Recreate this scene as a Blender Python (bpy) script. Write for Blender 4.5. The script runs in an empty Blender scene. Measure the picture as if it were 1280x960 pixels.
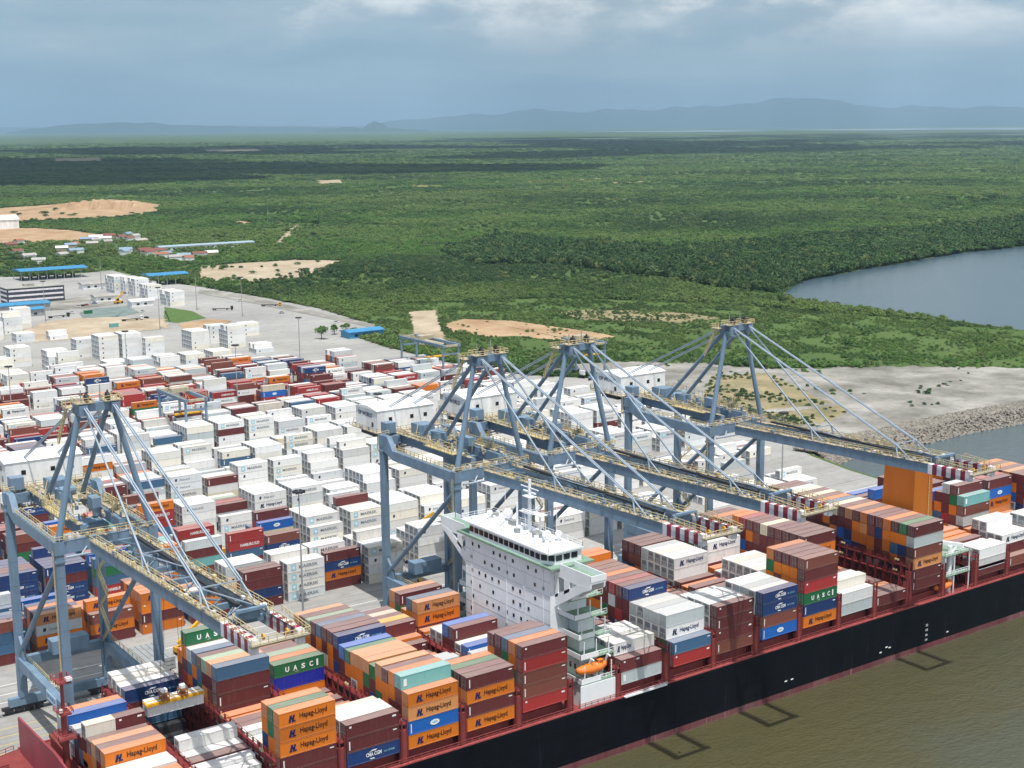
import bpy, bmesh, math, random
import numpy as np
from mathutils import Vector, Matrix
R = math.radians
rng = random.Random(7)
nrng = np.random.default_rng(11)
scene = bpy.context.scene
COL = scene.collection

# ------------------------------------------------------------------ camera
CAM_Z, FPX = 142.54, 1728.93
PITCH, ROLL, YAW = 0.18428, -0.00767, 0.61401
cam_d = bpy.data.cameras.new('camera'); cam = bpy.data.objects.new('camera', cam_d); COL.objects.link(cam)
FW = Vector((math.sin(YAW)*math.cos(PITCH), math.cos(YAW)*math.cos(PITCH), -math.sin(PITCH)))
_r = Vector((math.cos(YAW), -math.sin(YAW), 0)); _u = _r.cross(FW)
CR = math.cos(ROLL)*_r + math.sin(ROLL)*_u; CU = -math.sin(ROLL)*_r + math.cos(ROLL)*_u
M3 = Matrix((CR, CU, -FW)).transposed()
cam.matrix_world = Matrix.Translation((0, 0, CAM_Z)) @ M3.to_4x4()
cam_d.sensor_fit = 'HORIZONTAL'; cam_d.sensor_width = 36.0; cam_d.lens = FPX/1280*36.0
cam_d.clip_start = 1.0; cam_d.clip_end = 120000.0
scene.camera = cam

def gp(px, py, z=4.0):
    """ground point seen at a place of the 1280x960 photograph (survey of the site from the photograph)"""
    v = FW + CR*((px-640)/FPX) - CU*((py-480)/FPX)
    t = (z-CAM_Z)/v.z
    return (v.x*t, v.y*t)

# ------------------------------------------------------------------ world, sun, exposure
SUN_VEC = Vector((-0.15, -0.30, 1.0)).normalized()
SUN_EL = math.asin(SUN_VEC.z); SUN_AZ = math.atan2(SUN_VEC.x, SUN_VEC.y)
world = bpy.data.worlds.new('World'); scene.world = world; world.use_nodes = True
wn = world.node_tree.nodes; wl = world.node_tree.links
wn.clear()
def N(nodes, t, **kw):
    n = nodes.new(t)
    for k, v in kw.items():
        setattr(n, k, v)
    return n
out = N(wn, 'ShaderNodeOutputWorld'); bg = N(wn, 'ShaderNodeBackground')
sky = N(wn, 'ShaderNodeTexSky', sky_type='NISHITA', sun_disc=False, sun_elevation=SUN_EL, sun_rotation=SUN_AZ, altitude=100)
sky.air_density = 1.2; sky.dust_density = 2.5; sky.ozone_density = 1.5
tc = N(wn, 'ShaderNodeTexCoord'); sep = N(wn, 'ShaderNodeSeparateXYZ'); wl.new(tc.outputs['Generated'], sep.inputs[0])
# cloud decks: coordinates on a flat layer overhead, so that the banks flatten towards the horizon
def wmath(op, a, b=None, c=None):
    n = N(wn, 'ShaderNodeMath', operation=op)
    for i, x in enumerate((a, b, c)):
        if x is None: continue
        if isinstance(x, (int, float)): n.inputs[i].default_value = x
        else: wl.new(x, n.inputs[i])
    return n.outputs[0]
def wramp(fac, stops):
    n = N(wn, 'ShaderNodeValToRGB'); wl.new(fac, n.inputs[0])
    cr = n.color_ramp
    while len(cr.elements) < len(stops): cr.elements.new(0.5)
    for e, (p, c) in zip(cr.elements, stops): e.position = p; e.color = (*c, 1)
    return n.outputs[0]
def wmix(fac, a, b):
    n = N(wn, 'ShaderNodeMix', data_type='RGBA')
    if isinstance(fac, (int, float)): n.inputs[0].default_value = fac
    else: wl.new(fac, n.inputs[0])
    for i, x in ((6, a), (7, b)):
        if isinstance(x, tuple): n.inputs[i].default_value = (*x, 1)
        else: wl.new(x, n.inputs[i])
    return n.outputs[2]
def wnoise(vec, scale, detail, rough=0.55):
    n = N(wn, 'ShaderNodeTexNoise'); wl.new(vec, n.inputs['Vector'])
    n.inputs['Scale'].default_value = scale; n.inputs['Detail'].default_value = detail; n.inputs['Roughness'].default_value = rough
    return n.outputs['Fac']
def wmap(vec, sc, loc=(0, 0, 0)):
    n = N(wn, 'ShaderNodeMapping'); wl.new(vec, n.inputs['Vector'])
    n.inputs['Scale'].default_value = sc; n.inputs['Location'].default_value = loc
    return n.outputs[0]
E_ = sep.outputs['Z']
SKY_STRENGTH = 0.10
skyc = N(wn, 'ShaderNodeVectorMath', operation='SCALE'); wl.new(sky.outputs[0], skyc.inputs[0]); skyc.inputs['Scale'].default_value = 1.0
nV = wnoise(wmap(tc.outputs['Generated'], (2.2, 2.2, 16.0)), 2.4, 5, 0.5)          # veil of thin cloud, stretched into banks
veil = wmix(wramp(nV, [(0.35, (0, 0, 0)), (0.68, (1, 1, 1))]), (3.25, 5.0, 6.45), (5.2, 6.7, 7.7))
col = wmix(wramp(E_, [(0.0, (.92, .92, .92)), (0.12, (.86, .86, .86)), (0.45, (.32, .32, .32))]), skyc.outputs[0], veil)
nC0 = wnoise(wmap(tc.outputs['Generated'], (2.6, 2.6, 6.5), (1.9, 0.7, 0.30)), 2.8, 11, 0.60)   # cumulus towers above the grey base
azd = N(wn, 'ShaderNodeVectorMath', operation='DOT_PRODUCT'); wl.new(tc.outputs['Generated'], azd.inputs[0]); azd.inputs[1].default_value = (math.cos(YAW), -math.sin(YAW), 0)
nC = wmath('ADD', nC0, wmath('MULTIPLY', azd.outputs['Value'], 0.22))       # the towers stand mostly to the east
hi = wramp(E_, [(0.046, (0, 0, 0)), (0.078, (1, 1, 1))])
cum = wmath('MULTIPLY', wramp(nC, [(0.40, (0, 0, 0)), (0.56, (1, 1, 1))]), hi)
col = wmix(cum, col, wmix(wramp(nC, [(0.48, (0, 0, 0)), (0.68, (1, 1, 1))]), (5.2, 6.3, 7.1), (12.0, 12.0, 11.8)))
wl.new(col, bg.inputs['Color']); bg.inputs['Strength'].default_value = SKY_STRENGTH
wl.new(bg.outputs[0], out.inputs['Surface'])

sun_d = bpy.data.lights.new('sun', 'SUN'); sun_d.energy = 4.9; sun_d.angle = R(0.5); sun_d.color = (1.0, 0.955, 0.89)
sun = bpy.data.objects.new('sun', sun_d); COL.objects.link(sun)
sun.rotation_euler = SUN_VEC.to_track_quat('Z', 'Y').to_euler(); sun.location = (0, 0, 600)
scene.view_settings.view_transform = 'Standard'; scene.view_settings.look = 'None'
scene.view_settings.exposure = 0.06; scene.view_settings.gamma = 1.0; scene.view_settings.use_curve_mapping = False
scene.render.engine = 'CYCLES'
scene.cycles.max_bounces = 5; scene.cycles.diffuse_bounces = 3; scene.cycles.glossy_bounces = 2
scene.cycles.transmission_bounces = 2; scene.cycles.volume_bounces = 0; scene.cycles.transparent_max_bounces = 6
scene.cycles.use_denoising = True
scene.cycles.use_adaptive_sampling = True; scene.cycles.adaptive_threshold = 0.015

# ------------------------------------------------------------------ helpers
def tag(o, label=None, cat=None, group=None, kind=None):
    if label: o['label'] = label
    if cat: o['category'] = cat
    if group: o['group'] = group
    if kind: o['kind'] = kind
    return o

def empty(name, loc=(0, 0, 0), rz=0.0):
    o = bpy.data.objects.new(name, None); COL.objects.link(o); o.location = loc; o.rotation_euler = (0, 0, rz)
    o.empty_display_size = 1.0
    return o

class MB:
    def __init__(s): s.v = []; s.f = []; s.m = []; s.cm = 0
    def quad(s, *p):
        b = len(s.v); s.v.extend(tuple(q) for q in p); s.f.append(tuple(range(b, b+len(p)))); s.m.append(s.cm)
    def box(s, x0, x1, y0, y1, z0, z1):
        b = len(s.v)
        s.v.extend([(x0, y0, z0), (x1, y0, z0), (x1, y1, z0), (x0, y1, z0), (x0, y0, z1), (x1, y0, z1), (x1, y1, z1), (x0, y1, z1)])
        for f in ((0, 3, 2, 1), (4, 5, 6, 7), (0, 1, 5, 4), (1, 2, 6, 5), (2, 3, 7, 6), (3, 0, 4, 7)):
            s.f.append(tuple(b+i for i in f)); s.m.append(s.cm)
    def cbox(s, c, d): s.box(c[0]-d[0]/2, c[0]+d[0]/2, c[1]-d[1]/2, c[1]+d[1]/2, c[2]-d[2]/2, c[2]+d[2]/2)
    def bar(s, p, q, w, h=None, up=(0, 0, 1)):
        h = h or w; p = Vector(p); q = Vector(q); d = (q-p).normalized(); u = Vector(up)
        if abs(d.dot(u)) > 0.98: u = Vector((0, 1, 0))
        a = d.cross(u).normalized(); b2 = a.cross(d).normalized()
        b = len(s.v)
        for e in (p, q):
            for sx, sy in ((-1, -1), (1, -1), (1, 1), (-1, 1)):
                s.v.append(tuple(e + a*(sx*w/2) + b2*(sy*h/2)))
        for f in ((0, 1, 2, 3), (4, 7, 6, 5), (0, 4, 5, 1), (1, 5, 6, 2), (2, 6, 7, 3), (3, 7, 4, 0)):
            s.f.append(tuple(b+i for i in f)); s.m.append(s.cm)
    def tube(s, p, q, r0, r1=None, n=8, caps=True):
        r1 = r0 if r1 is None else r1
        p = Vector(p); q = Vector(q); d = (q-p).normalized(); u = Vector((0, 0, 1))
        if abs(d.dot(u)) > 0.98: u = Vector((0, 1, 0))
        a = d.cross(u).normalized(); b2 = a.cross(d).normalized(); b = len(s.v)
        for e, r in ((p, r0), (q, r1)):
            for i in range(n):
                t = 2*math.pi*i/n
                s.v.append(tuple(e + a*(r*math.cos(t)) + b2*(r*math.sin(t))))
        for i in range(n):
            j = (i+1) % n; s.f.append((b+i, b+j, b+n+j, b+n+i)); s.m.append(s.cm)
        if caps:
            s.f.append(tuple(b+i for i in reversed(range(n)))); s.m.append(s.cm)
            s.f.append(tuple(b+n+i for i in range(n))); s.m.append(s.cm)
    def prism(s, pts, a0, a1, axis='x'):
        """outline pts in the plane across axis, extruded from a0 to a1"""
        n = len(pts); b = len(s.v)
        for a in (a0, a1):
            for (p, q) in pts:
                s.v.append((a, p, q) if axis == 'x' else ((p, a, q) if axis == 'y' else (p, q, a)))
        s.f.append(tuple(b+i for i in range(n))); s.m.append(s.cm)
        s.f.append(tuple(b+n+i for i in reversed(range(n)))); s.m.append(s.cm)
        for i in range(n):
            j = (i+1) % n; s.f.append((b+j, b+i, b+n+i, b+n+j)); s.m.append(s.cm)
    def rail(s, pts, h=1.15, step=2.2, w=0.115, mid=True):
        """handrail along a line of points"""
        for p, q in zip(pts[:-1], pts[1:]):
            p = Vector(p); q = Vector(q); L = (q-p).length; n = max(1, int(L/step))
            for i in range(n+1):
                a = p.lerp(q, i/n); s.bar(a, a+Vector((0, 0, h)), w)
            s.bar(p+Vector((0, 0, h)), q+Vector((0, 0, h)), w)
            if mid: s.bar(p+Vector((0, 0, h*.5)), q+Vector((0, 0, h*.5)), w*.8)
    def mesh(s, name, mats):
        me = bpy.data.meshes.new(name); me.from_pydata(s.v, [], s.f)
        if not isinstance(mats, (list, tuple)): mats = [mats]
        for m in mats: me.materials.append(m)
        if len(mats) > 1: me.polygons.foreach_set('material_index', s.m)
        bm = bmesh.new(); bm.from_mesh(me); bmesh.ops.recalc_face_normals(bm, faces=bm.faces); bm.to_mesh(me); bm.free()
        me.update(); return me
    def build(s, name, mats, parent=None, loc=(0, 0, 0)):
        return link(name, s.mesh(name, mats), parent, loc)

def link(name, me, parent=None, loc=(0, 0, 0)):
    o = bpy.data.objects.new(name, me); COL.objects.link(o); o.location = loc
    if parent: o.parent = parent
    return o

def smooth(o):
    o.data.polygons.foreach_set('use_smooth', [True]*len(o.data.polygons))
    return o

# ------------------------------------------------------------------ materials
def newmat(name):
    m = bpy.data.materials.new(name); m.use_nodes = True
    nt = m.node_tree; nt.nodes.clear()
    o = nt.nodes.new('ShaderNodeOutputMaterial'); p = nt.nodes.new('ShaderNodeBsdfPrincipled')
    nt.links.new(p.outputs[0], o.inputs[0])
    return m, nt, p
class G:
    def __init__(s, nt): s.nt = nt
    def n(s, t, **kw):
        x = s.nt.nodes.new(t)
        for k, v in kw.items(): setattr(x, k, v)
        return x
    def set(s, sock, v):
        if isinstance(v, bpy.types.NodeSocket): s.nt.links.new(v, sock)
        elif isinstance(v, tuple) and len(v) == 3 and sock.type == 'RGBA': sock.default_value = (*v, 1)
        else: sock.default_value = v
    def math(s, op, a, b=None, clamp=False):
        x = s.n('ShaderNodeMath', operation=op, use_clamp=clamp); s.set(x.inputs[0], a)
        if b is not None: s.set(x.inputs[1], b)
        return x.outputs[0]
    def mix(s, f, a, b, blend='MIX'):
        x = s.n('ShaderNodeMix', data_type='RGBA', blend_type=blend); s.set(x.inputs[0], f); s.set(x.inputs[6], a); s.set(x.inputs[7], b)
        return x.outputs[2]
    def noise(s, vec, scale, detail=4, rough=0.55):
        x = s.n('ShaderNodeTexNoise')
        if vec is not None: s.nt.links.new(vec, x.inputs['Vector'])
        x.inputs['Scale'].default_value = scale; x.inputs['Detail'].default_value = detail; x.inputs['Roughness'].default_value = rough
        return x.outputs['Fac']
    def ramp(s, f, stops):
        x = s.n('ShaderNodeValToRGB'); s.nt.links.new(f, x.inputs[0]); cr = x.color_ramp
        while len(cr.elements) < len(stops): cr.elements.new(0.5)
        for e, (p, c) in zip(cr.elements, stops):
            e.position = p; e.color = (*c, 1) if isinstance(c, tuple) else (c, c, c, 1)
        return x.outputs[0]
    def map(s, vec, sc=(1, 1, 1), loc=(0, 0, 0)):
        x = s.n('ShaderNodeMapping'); s.nt.links.new(vec, x.inputs['Vector']); x.inputs['Scale'].default_value = sc; x.inputs['Location'].default_value = loc
        return x.outputs[0]
    def pos(s): return s.n('ShaderNodeNewGeometry').outputs['Position']
    def obj(s): return s.n('ShaderNodeTexCoord').outputs['Object']
    def bump(s, h, strength, dist):
        x = s.n('ShaderNodeBump'); s.nt.links.new(h, x.inputs['Height']); x.inputs['Strength'].default_value = strength; x.inputs['Distance'].default_value = dist
        return x.outputs[0]

def paint(name, col, rough=0.5, grime=0.35, scale=0.5, grimecol=(0.16, 0.12, 0.09), spec=0.4, var=0.18):
    """painted steel with weather streaks and stains"""
    m, nt, p = newmat(name); g = G(nt); P = g.pos()
    a = g.noise(g.map(P, (scale, scale, scale*0.25)), 1.0, 5, 0.6)
    b = g.noise(P, scale*4.0, 4, 0.6)
    c = g.mix(g.ramp(a, [(0.35, 0.0), (0.75, 1.0)]), tuple(x*(1-var) for x in col), tuple(min(1, x*(1+var)) for x in col))
    c = g.mix(g.math('MULTIPLY', g.ramp(b, [(0.52, 0.0), (0.78, 1.0)]), grime), c, grimecol)
    g.set(p.inputs['Base Color'], c); p.inputs['Roughness'].default_value = rough; p.inputs['Specular IOR Level'].default_value = spec
    return m

def flat(name, col, rough=0.6, spec=0.3):
    m, nt, p = newmat(name); g = G(nt)
    a = g.noise(g.pos(), 0.8, 3)
    g.set(p.inputs['Base Color'], g.mix(a, tuple(x*.85 for x in col), tuple(min(1, x*1.12) for x in col)))
    p.inputs['Roughness'].default_value = rough; p.inputs['Specular IOR Level'].default_value = spec
    return m

MAT = {}
MAT['crane'] = paint('crane_paint', (0.160, 0.246, 0.345), 0.5, 0.45, 0.35, (0.20, 0.17, 0.14))
MAT['cranewhite'] = paint('house_white', (0.80, 0.81, 0.82), 0.5, 0.15, 0.3)
MAT['galv'] = paint('walkway_steel', (0.42, 0.37, 0.27), 0.65, 0.6, 0.6, (0.34, 0.22, 0.09))
MAT['railyellow'] = paint('rail_yellow', (0.60, 0.49, 0.27), 0.55, 0.5, 0.7, (0.30, 0.22, 0.12))
MAT['yellow'] = paint('machine_yellow', (0.68, 0.36, 0.02), 0.5, 0.4, 0.7)
MAT['dark'] = flat('dark_steel', (0.035, 0.037, 0.042), 0.6)
MAT['grey'] = paint('grey_steel', (0.30, 0.31, 0.32), 0.6, 0.4, 0.6)
MAT['stay'] = paint('stay_steel', (0.30, 0.37, 0.45), 0.45, 0.15, 0.4)
MAT['shipred'] = paint('ship_red_oxide', (0.235, 0.045, 0.042), 0.6, 0.5, 0.5, (0.09, 0.03, 0.025))
MAT['shipred2'] = paint('ship_bright_red', (0.36, 0.075, 0.075), 0.55, 0.35, 0.5, (0.45, 0.30, 0.26))
MAT['shipwhite'] = paint('ship_white', (0.82, 0.84, 0.87), 0.45, 0.12, 0.25, (0.45, 0.38, 0.30), var=0.05)
MAT['deckgreen'] = paint('deck_green', (0.21, 0.33, 0.25), 0.6, 0.35, 0.5)
MAT['glass'] = flat('window_glass', (0.015, 0.02, 0.025), 0.12, 0.6)
MAT['funnel'] = paint('funnel_orange', (0.46, 0.130, 0.008), 0.5, 0.2, 0.25, (0.30, 0.10, 0.03), var=0.08)
MAT['lifeboat'] = paint('lifeboat_orange', (0.80, 0.20, 0.03), 0.4, 0.1, 0.5)
MAT['stripered'] = paint('stripe_maroon', (0.26, 0.02, 0.05), 0.5, 0.2)
MAT['stripewhite'] = paint('stripe_white', (0.74, 0.71, 0.76), 0.5, 0.2)
MAT['letblue'] = flat('lettering_dark_blue', (0.012, 0.018, 0.10))
MAT['letbrown'] = flat('lettering_dark_brown', (0.055, 0.020, 0.010))
MAT['letwhite'] = flat('lettering_white', (0.80, 0.80, 0.80))
MAT['letgrey'] = flat('lettering_grey', (0.20, 0.23, 0.26))
MAT['letsky'] = flat('lettering_pale_blue', (0.30, 0.58, 0.72))
MAT['signblue'] = flat('sign_pale_blue', (0.45, 0.62, 0.78))
MAT['concrete'] = paint('concrete', (0.34, 0.33, 0.31), 0.8, 0.4, 0.1, (0.20, 0.19, 0.18))
MAT['roofblue'] = paint('roof_blue', (0.05, 0.24, 0.45), 0.5, 0.2, 0.3)
MAT['rubber'] = flat('black_rubber', (0.02, 0.02, 0.02), 0.8)

def hull_mat(name, col, rust):
    m, nt, p = newmat(name); g = G(nt); P = g.pos()
    a = g.noise(g.map(P, (0.25, 0.25, 0.03)), 1.0, 6, 0.65); b = g.noise(g.map(P, (0.05, 0.05, 0.5)), 1.0, 3)
    c = g.mix(g.ramp(a, [(0.40, 0.0), (0.80, 1.0)]), col, rust)
    c = g.mix(g.math('MULTIPLY', b, 0.35), c, tuple(x*0.5 for x in col))
    pl = g.n('ShaderNodeTexBrick'); cm = g.n('ShaderNodeCombineXYZ'); sp = g.n('ShaderNodeSeparateXYZ'); nt.links.new(P, sp.inputs[0])
    nt.links.new(sp.outputs['X'], cm.inputs[0]); nt.links.new(sp.outputs['Z'], cm.inputs[1]); nt.links.new(cm.outputs[0], pl.inputs['Vector'])
    pl.inputs['Scale'].default_value = 1.0; pl.inputs['Brick Width'].default_value = 9.0; pl.inputs['Row Height'].default_value = 2.6; pl.inputs['Mortar Size'].default_value = 0.05
    pl.inputs['Color1'].default_value = (1, 1, 1, 1); pl.inputs['Color2'].default_value = (0.72, 0.72, 0.72, 1); pl.inputs['Mortar'].default_value = (1.9, 1.9, 1.9, 1)
    c = g.mix(0.85, c, pl.outputs['Color'], 'MULTIPLY')
    rr = g.noise(g.map(P, (0.55, 0.55, 0.045)), 1.0, 5, 0.7)
    c = g.mix(g.math('MULTIPLY', g.ramp(rr, [(0.60, 0.0), (0.76, 1.0)]), 0.5), c, tuple(min(1, x*3+.012) for x in rust))
    g.set(p.inputs['Base Color'], c); p.inputs['Roughness'].default_value = 0.5; p.inputs['Specular IOR Level'].default_value = 0.12
    nt.links.new(g.bump(g.noise(g.map(P, (0.12, 0.12, 0.35)), 1.0, 2), 0.25, 0.5), p.inputs['Normal'])
    return m
MAT['hull'] = hull_mat('hull_black', (0.0022, 0.0036, 0.0075), (0.008, 0.009, 0.013))
MAT['boot'] = hull_mat('boot_red', (0.17, 0.052, 0.060), (0.26, 0.15, 0.15))

def container_mat(name, source):
    m, nt, p = newmat(name); g = G(nt)
    oi = g.n('ShaderNodeObjectInfo')
    if source == 'object': base, rnd = oi.outputs['Color'], oi.outputs['Random']
    else:
        at = g.n('ShaderNodeAttribute', attribute_name='paint'); base = at.outputs['Color']
        rnd = g.noise(g.map(g.pos(), (0.09, 0.37, 0.33)), 1.0, 1)
    P = g.pos(); geo = g.n('ShaderNodeNewGeometry'); sp = g.n('ShaderNodeSeparateXYZ'); nt.links.new(geo.outputs['True Normal'], sp.inputs[0])
    up = g.ramp(sp.outputs['Z'], [(0.5, 0.0), (0.8, 1.0)])
    v = g.math('ADD', g.math('MULTIPLY', rnd, 0.36), 0.80)
    sc = g.n('ShaderNodeVectorMath', operation='SCALE'); nt.links.new(base, sc.inputs[0]); nt.links.new(v, sc.inputs['Scale'])
    c = sc.outputs[0]
    st = g.noise(g.map(P, (1.1, 1.1, 0.22)), 1.0, 5, 0.65)                # run-down stains on the sides
    c = g.mix(g.math('MULTIPLY', g.ramp(st, [(0.54, 0.0), (0.82, 1.0)]), 0.36), c, (0.14, 0.10, 0.07))
    du = g.noise(g.map(P, (0.25, 1.2, 1.0)), 1.0, 4, 0.6)                  # bleached, dusty roof sheets
    c = g.mix(g.math('MULTIPLY', up, g.math('MULTIPLY', g.ramp(du, [(0.2, 0.55), (0.8, 1.0)]), 0.46)), c, (0.52, 0.45, 0.42))
    rs = g.noise(P, 0.9, 6, 0.7)
    c = g.mix(g.math('MULTIPLY', g.ramp(rs, [(0.64, 0.0), (0.78, 1.0)]), 0.45), c, (0.17, 0.08, 0.04))
    g.set(p.inputs['Base Color'], c); p.inputs['Roughness'].default_value = 0.55; p.inputs['Specular IOR Level'].default_value = 0.35
    # corrugated sheet
    sx = g.n('ShaderNodeSeparateXYZ'); nt.links.new(P, sx.inputs[0])
    wv = g.math('SINE', g.math('MULTIPLY', g.math('ADD', sx.outputs['X'], sx.outputs['Y']), 2*math.pi/0.56))
    nt.links.new(g.bump(wv, 0.35, 0.05), p.inputs['Normal'])
    return m
MAT['cont'] = container_mat('container_paint', 'object')
MAT['contattr'] = container_mat('container_paint_far', 'attr')

# ------------------------------------------------------------------ ground, water, hills, haze, clouds
def inpoly(x, y, poly):
    x = np.asarray(x); y = np.asarray(y); c = np.zeros(x.shape, bool); n = len(poly)
    for i in range(n):
        x1, y1 = poly[i]; x2, y2 = poly[(i+1) % n]
        if y1 == y2: continue
        c ^= ((y1 > y) != (y2 > y)) & (x < (x2-x1)*(y-y1)/(y2-y1)+x1)
    return c

def sheet(name, poly, z, mat, kind='structure', jitter=0.0, step=None, parent=None):
    """flat sheet with an optionally ragged outline"""
    pts = []
    n = len(poly)
    for i in range(n):
        a = Vector(poly[i]); b = Vector(poly[(i+1) % n]); L = (b-a).length
        k = max(1, int(L/step)) if step else 1
        for j in range(k):
            p = a.lerp(b, j/k)
            if jitter: p = p + Vector((rng.uniform(-1, 1), rng.uniform(-1, 1)))*jitter
            pts.append(p)
    bm = bmesh.new(); vs = [bm.verts.new((p.x, p.y, z)) for p in pts]; f = bm.faces.new(vs)
    if f.normal.z < 0: f.normal_flip()
    bmesh.ops.triangulate(bm, faces=bm.faces)
    bmesh.ops.recalc_face_normals(bm, faces=bm.faces)
    for f in bm.faces:
        if f.normal.z < 0: f.normal_flip()
    me = bpy.data.meshes.new(name); bm.to_mesh(me); bm.free(); me.materials.append(mat)
    o = link(name, me, parent)
    if kind: o['kind'] = kind
    return o

QUAY_Y = 286.5; GZ = 4.0
SHORE = [(424, QUAY_Y), gp(1112, 602), gp(1062, 586), gp(1016, 568), gp(1042, 559), gp(1110, 548), gp(1180, 531), gp(1290, 512), gp(1420, 494), gp(1650, 470)]

# land: dirt, grass and the floor of the forest
m, nt, p = newmat('land'); g = G(nt); P = g.pos()
big = g.noise(P, 0.0011, 5, 0.6); mid = g.noise(P, 0.012, 6, 0.65); fine = g.noise(P, 0.16, 5, 0.7)
c = g.mix(g.ramp(big, [(0.35, 0.0), (0.62, 1.0)]), (0.060, 0.100, 0.031), (0.092, 0.140, 0.042))
c = g.mix(g.ramp(mid, [(0.40, 0.0), (0.66, 1.0)]), c, (0.058, 0.104, 0.030))
c = g.mix(g.math('MULTIPLY', g.ramp(fine, [(0.52, 0.0), (0.74, 1.0)]), 0.55), c, (0.155, 0.150, 0.072))
g.set(p.inputs['Base Color'], c); p.inputs['Roughness'].default_value = 0.95; p.inputs['Specular IOR Level'].default_value = 0.1
nt.links.new(g.bump(fine, 0.6, 1.5), p.inputs['Normal'])
MAT['land'] = m
FAR = 78000
gb = MB(); _gl = [(-9000, QUAY_Y)] + SHORE + [(FAR, 900)]
for a, c_ in zip(_gl[:-1], _gl[1:]):
    ys = [0, .005, .02, .08, .3, 1]
    for u0, u1 in zip(ys[:-1], ys[1:]):
        f = lambda q, u: (q[0], q[1]+(FAR-q[1])*u, GZ)
        gb.quad(f(a, u0), f(c_, u0), f(c_, u1), f(a, u1))
ground = tag(gb.build('ground', MAT['land']), kind='structure')

def water_mat(name, a_, b_, scale, rough, bscale, bstr):
    m, nt, p = newmat(name); g = G(nt); P = g.pos()
    n1 = g.noise(g.map(P, (scale, scale*1.6, 1)), 1.0, 4, 0.55); n2 = g.noise(g.map(P, (scale*7, scale*3, 1)), 1.0, 3, 0.6)
    f = g.ramp(g.math('ADD', g.math('MULTIPLY', n1, 0.75), g.math('MULTIPLY', n2, 0.25)), [(0.34, 0.0), (0.66, 1.0)])
    c = g.mix(f, a_, b_)
    if name == 'river_water':        # silt stirred up along the ship, sky reflection painted in grey beyond
        sp = g.n('ShaderNodeSeparateXYZ'); nt.links.new(P, sp.inputs[0])
        k = g.math('ADD', g.math('MULTIPLY', g.math('SUBTRACT', sp.outputs['Y'], 300.0), 0.02), g.math('MULTIPLY', g.math('SUBTRACT', n1, .5), 2.0), clamp=True)
        k2 = g.math('ADD', g.math('MULTIPLY', g.math('SUBTRACT', 205.0, sp.outputs['Y']), 0.022), g.math('MULTIPLY', g.math('SUBTRACT', n1, .5), 2.6), clamp=True)
        c = g.mix(k, c, (0.080, 0.110, 0.125)); c = g.mix(g.math('MULTIPLY', k2, .7), c, (0.066, 0.082, 0.074))
    g.set(p.inputs['Base Color'], c); p.inputs['Roughness'].default_value = rough; p.inputs['IOR'].default_value = 1.33
    w1 = g.noise(g.map(P, (bscale, bscale*1.8, 1)), 1.0, 5, 0.65); w2 = g.noise(g.map(P, (bscale*0.22, bscale*0.4, 1)), 1.0, 3, 0.5)
    nt.links.new(g.bump(g.math('ADD', w1, g.math('MULTIPLY', w2, 1.2)), bstr, 0.7), p.inputs['Normal'])
    return m
MAT['river'] = water_mat('river_water', (0.066, 0.061, 0.026), (0.056, 0.060, 0.034), 0.011, 0.14, 0.55, 0.60)
MAT['lagoon'] = water_mat('lagoon_water', (0.062, 0.098, 0.128), (0.056, 0.092, 0.120), 0.006, 0.22, 0.25, 0.35)
sheet('water', [(-9000, -6000), (FAR, -6000), (FAR, FAR), (-9000, FAR)], 0.0, MAT['river'])
MAT['farwater'] = flat('far_water_glint', (0.21, 0.26, 0.29), 0.5, 0.3)  # sky reflection put into the colour as a pale tone
LAGOON = [gp(972, 371), gp(1000, 352), gp(1060, 340), gp(1120, 330), gp(1200, 316), gp(1300, 306), gp(1500, 286), gp(1900, 300), gp(1700, 440), gp(1400, 425), gp(1280, 413), gp(1200, 403), gp(1120, 392), gp(1050, 383), gp(1000, 376)]
sheet('lagoon', LAGOON, GZ+0.05, MAT['lagoon'], jitter=3.0, step=18)
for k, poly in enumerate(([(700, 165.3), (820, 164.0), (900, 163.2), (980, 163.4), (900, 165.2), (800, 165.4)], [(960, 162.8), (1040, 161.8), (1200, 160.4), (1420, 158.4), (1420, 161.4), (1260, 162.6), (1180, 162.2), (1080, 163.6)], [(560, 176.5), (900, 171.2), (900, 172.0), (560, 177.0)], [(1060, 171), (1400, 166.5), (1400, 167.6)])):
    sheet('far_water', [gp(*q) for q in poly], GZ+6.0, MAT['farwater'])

# quay wall, pavement, tracks
MAT['pave'] = None
m, nt, p = newmat('pavement'); g = G(nt); P = g.pos()
n1 = g.noise(P, 0.012, 5, 0.6); n2 = g.noise(P, 0.2, 5, 0.65); n3 = g.noise(g.map(P, (0.01, 0.35, 1)), 1.0, 4, 0.6)
c = g.mix(g.ramp(n1, [(0.35, 0.0), (0.65, 1.0)]), (0.28, 0.274, 0.264), (0.38, 0.372, 0.358))
c = g.mix(g.math('MULTIPLY', g.ramp(n2, [(0.50, 0.0), (0.75, 1.0)]), 0.55), c, (0.20, 0.196, 0.19))
c = g.mix(g.math('MULTIPLY', g.ramp(n3, [(0.55, 0.0), (0.72, 1.0)]), 0.45), c, (0.145, 0.143, 0.14))
ty = g.noise(g.map(P, (0.012, 0.9, 1)), 1.0, 5, 0.7)
c = g.mix(g.math('MULTIPLY', g.ramp(ty, [(0.52, 0.0), (0.66, 1.0)]), 0.40), c, (0.12, 0.118, 0.116))
sl = g.n('ShaderNodeTexBrick'); nt.links.new(P, sl.inputs['Vector']); sl.inputs['Scale'].default_value = 0.1; sl.inputs['Mortar Size'].default_value = 0.012
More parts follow.
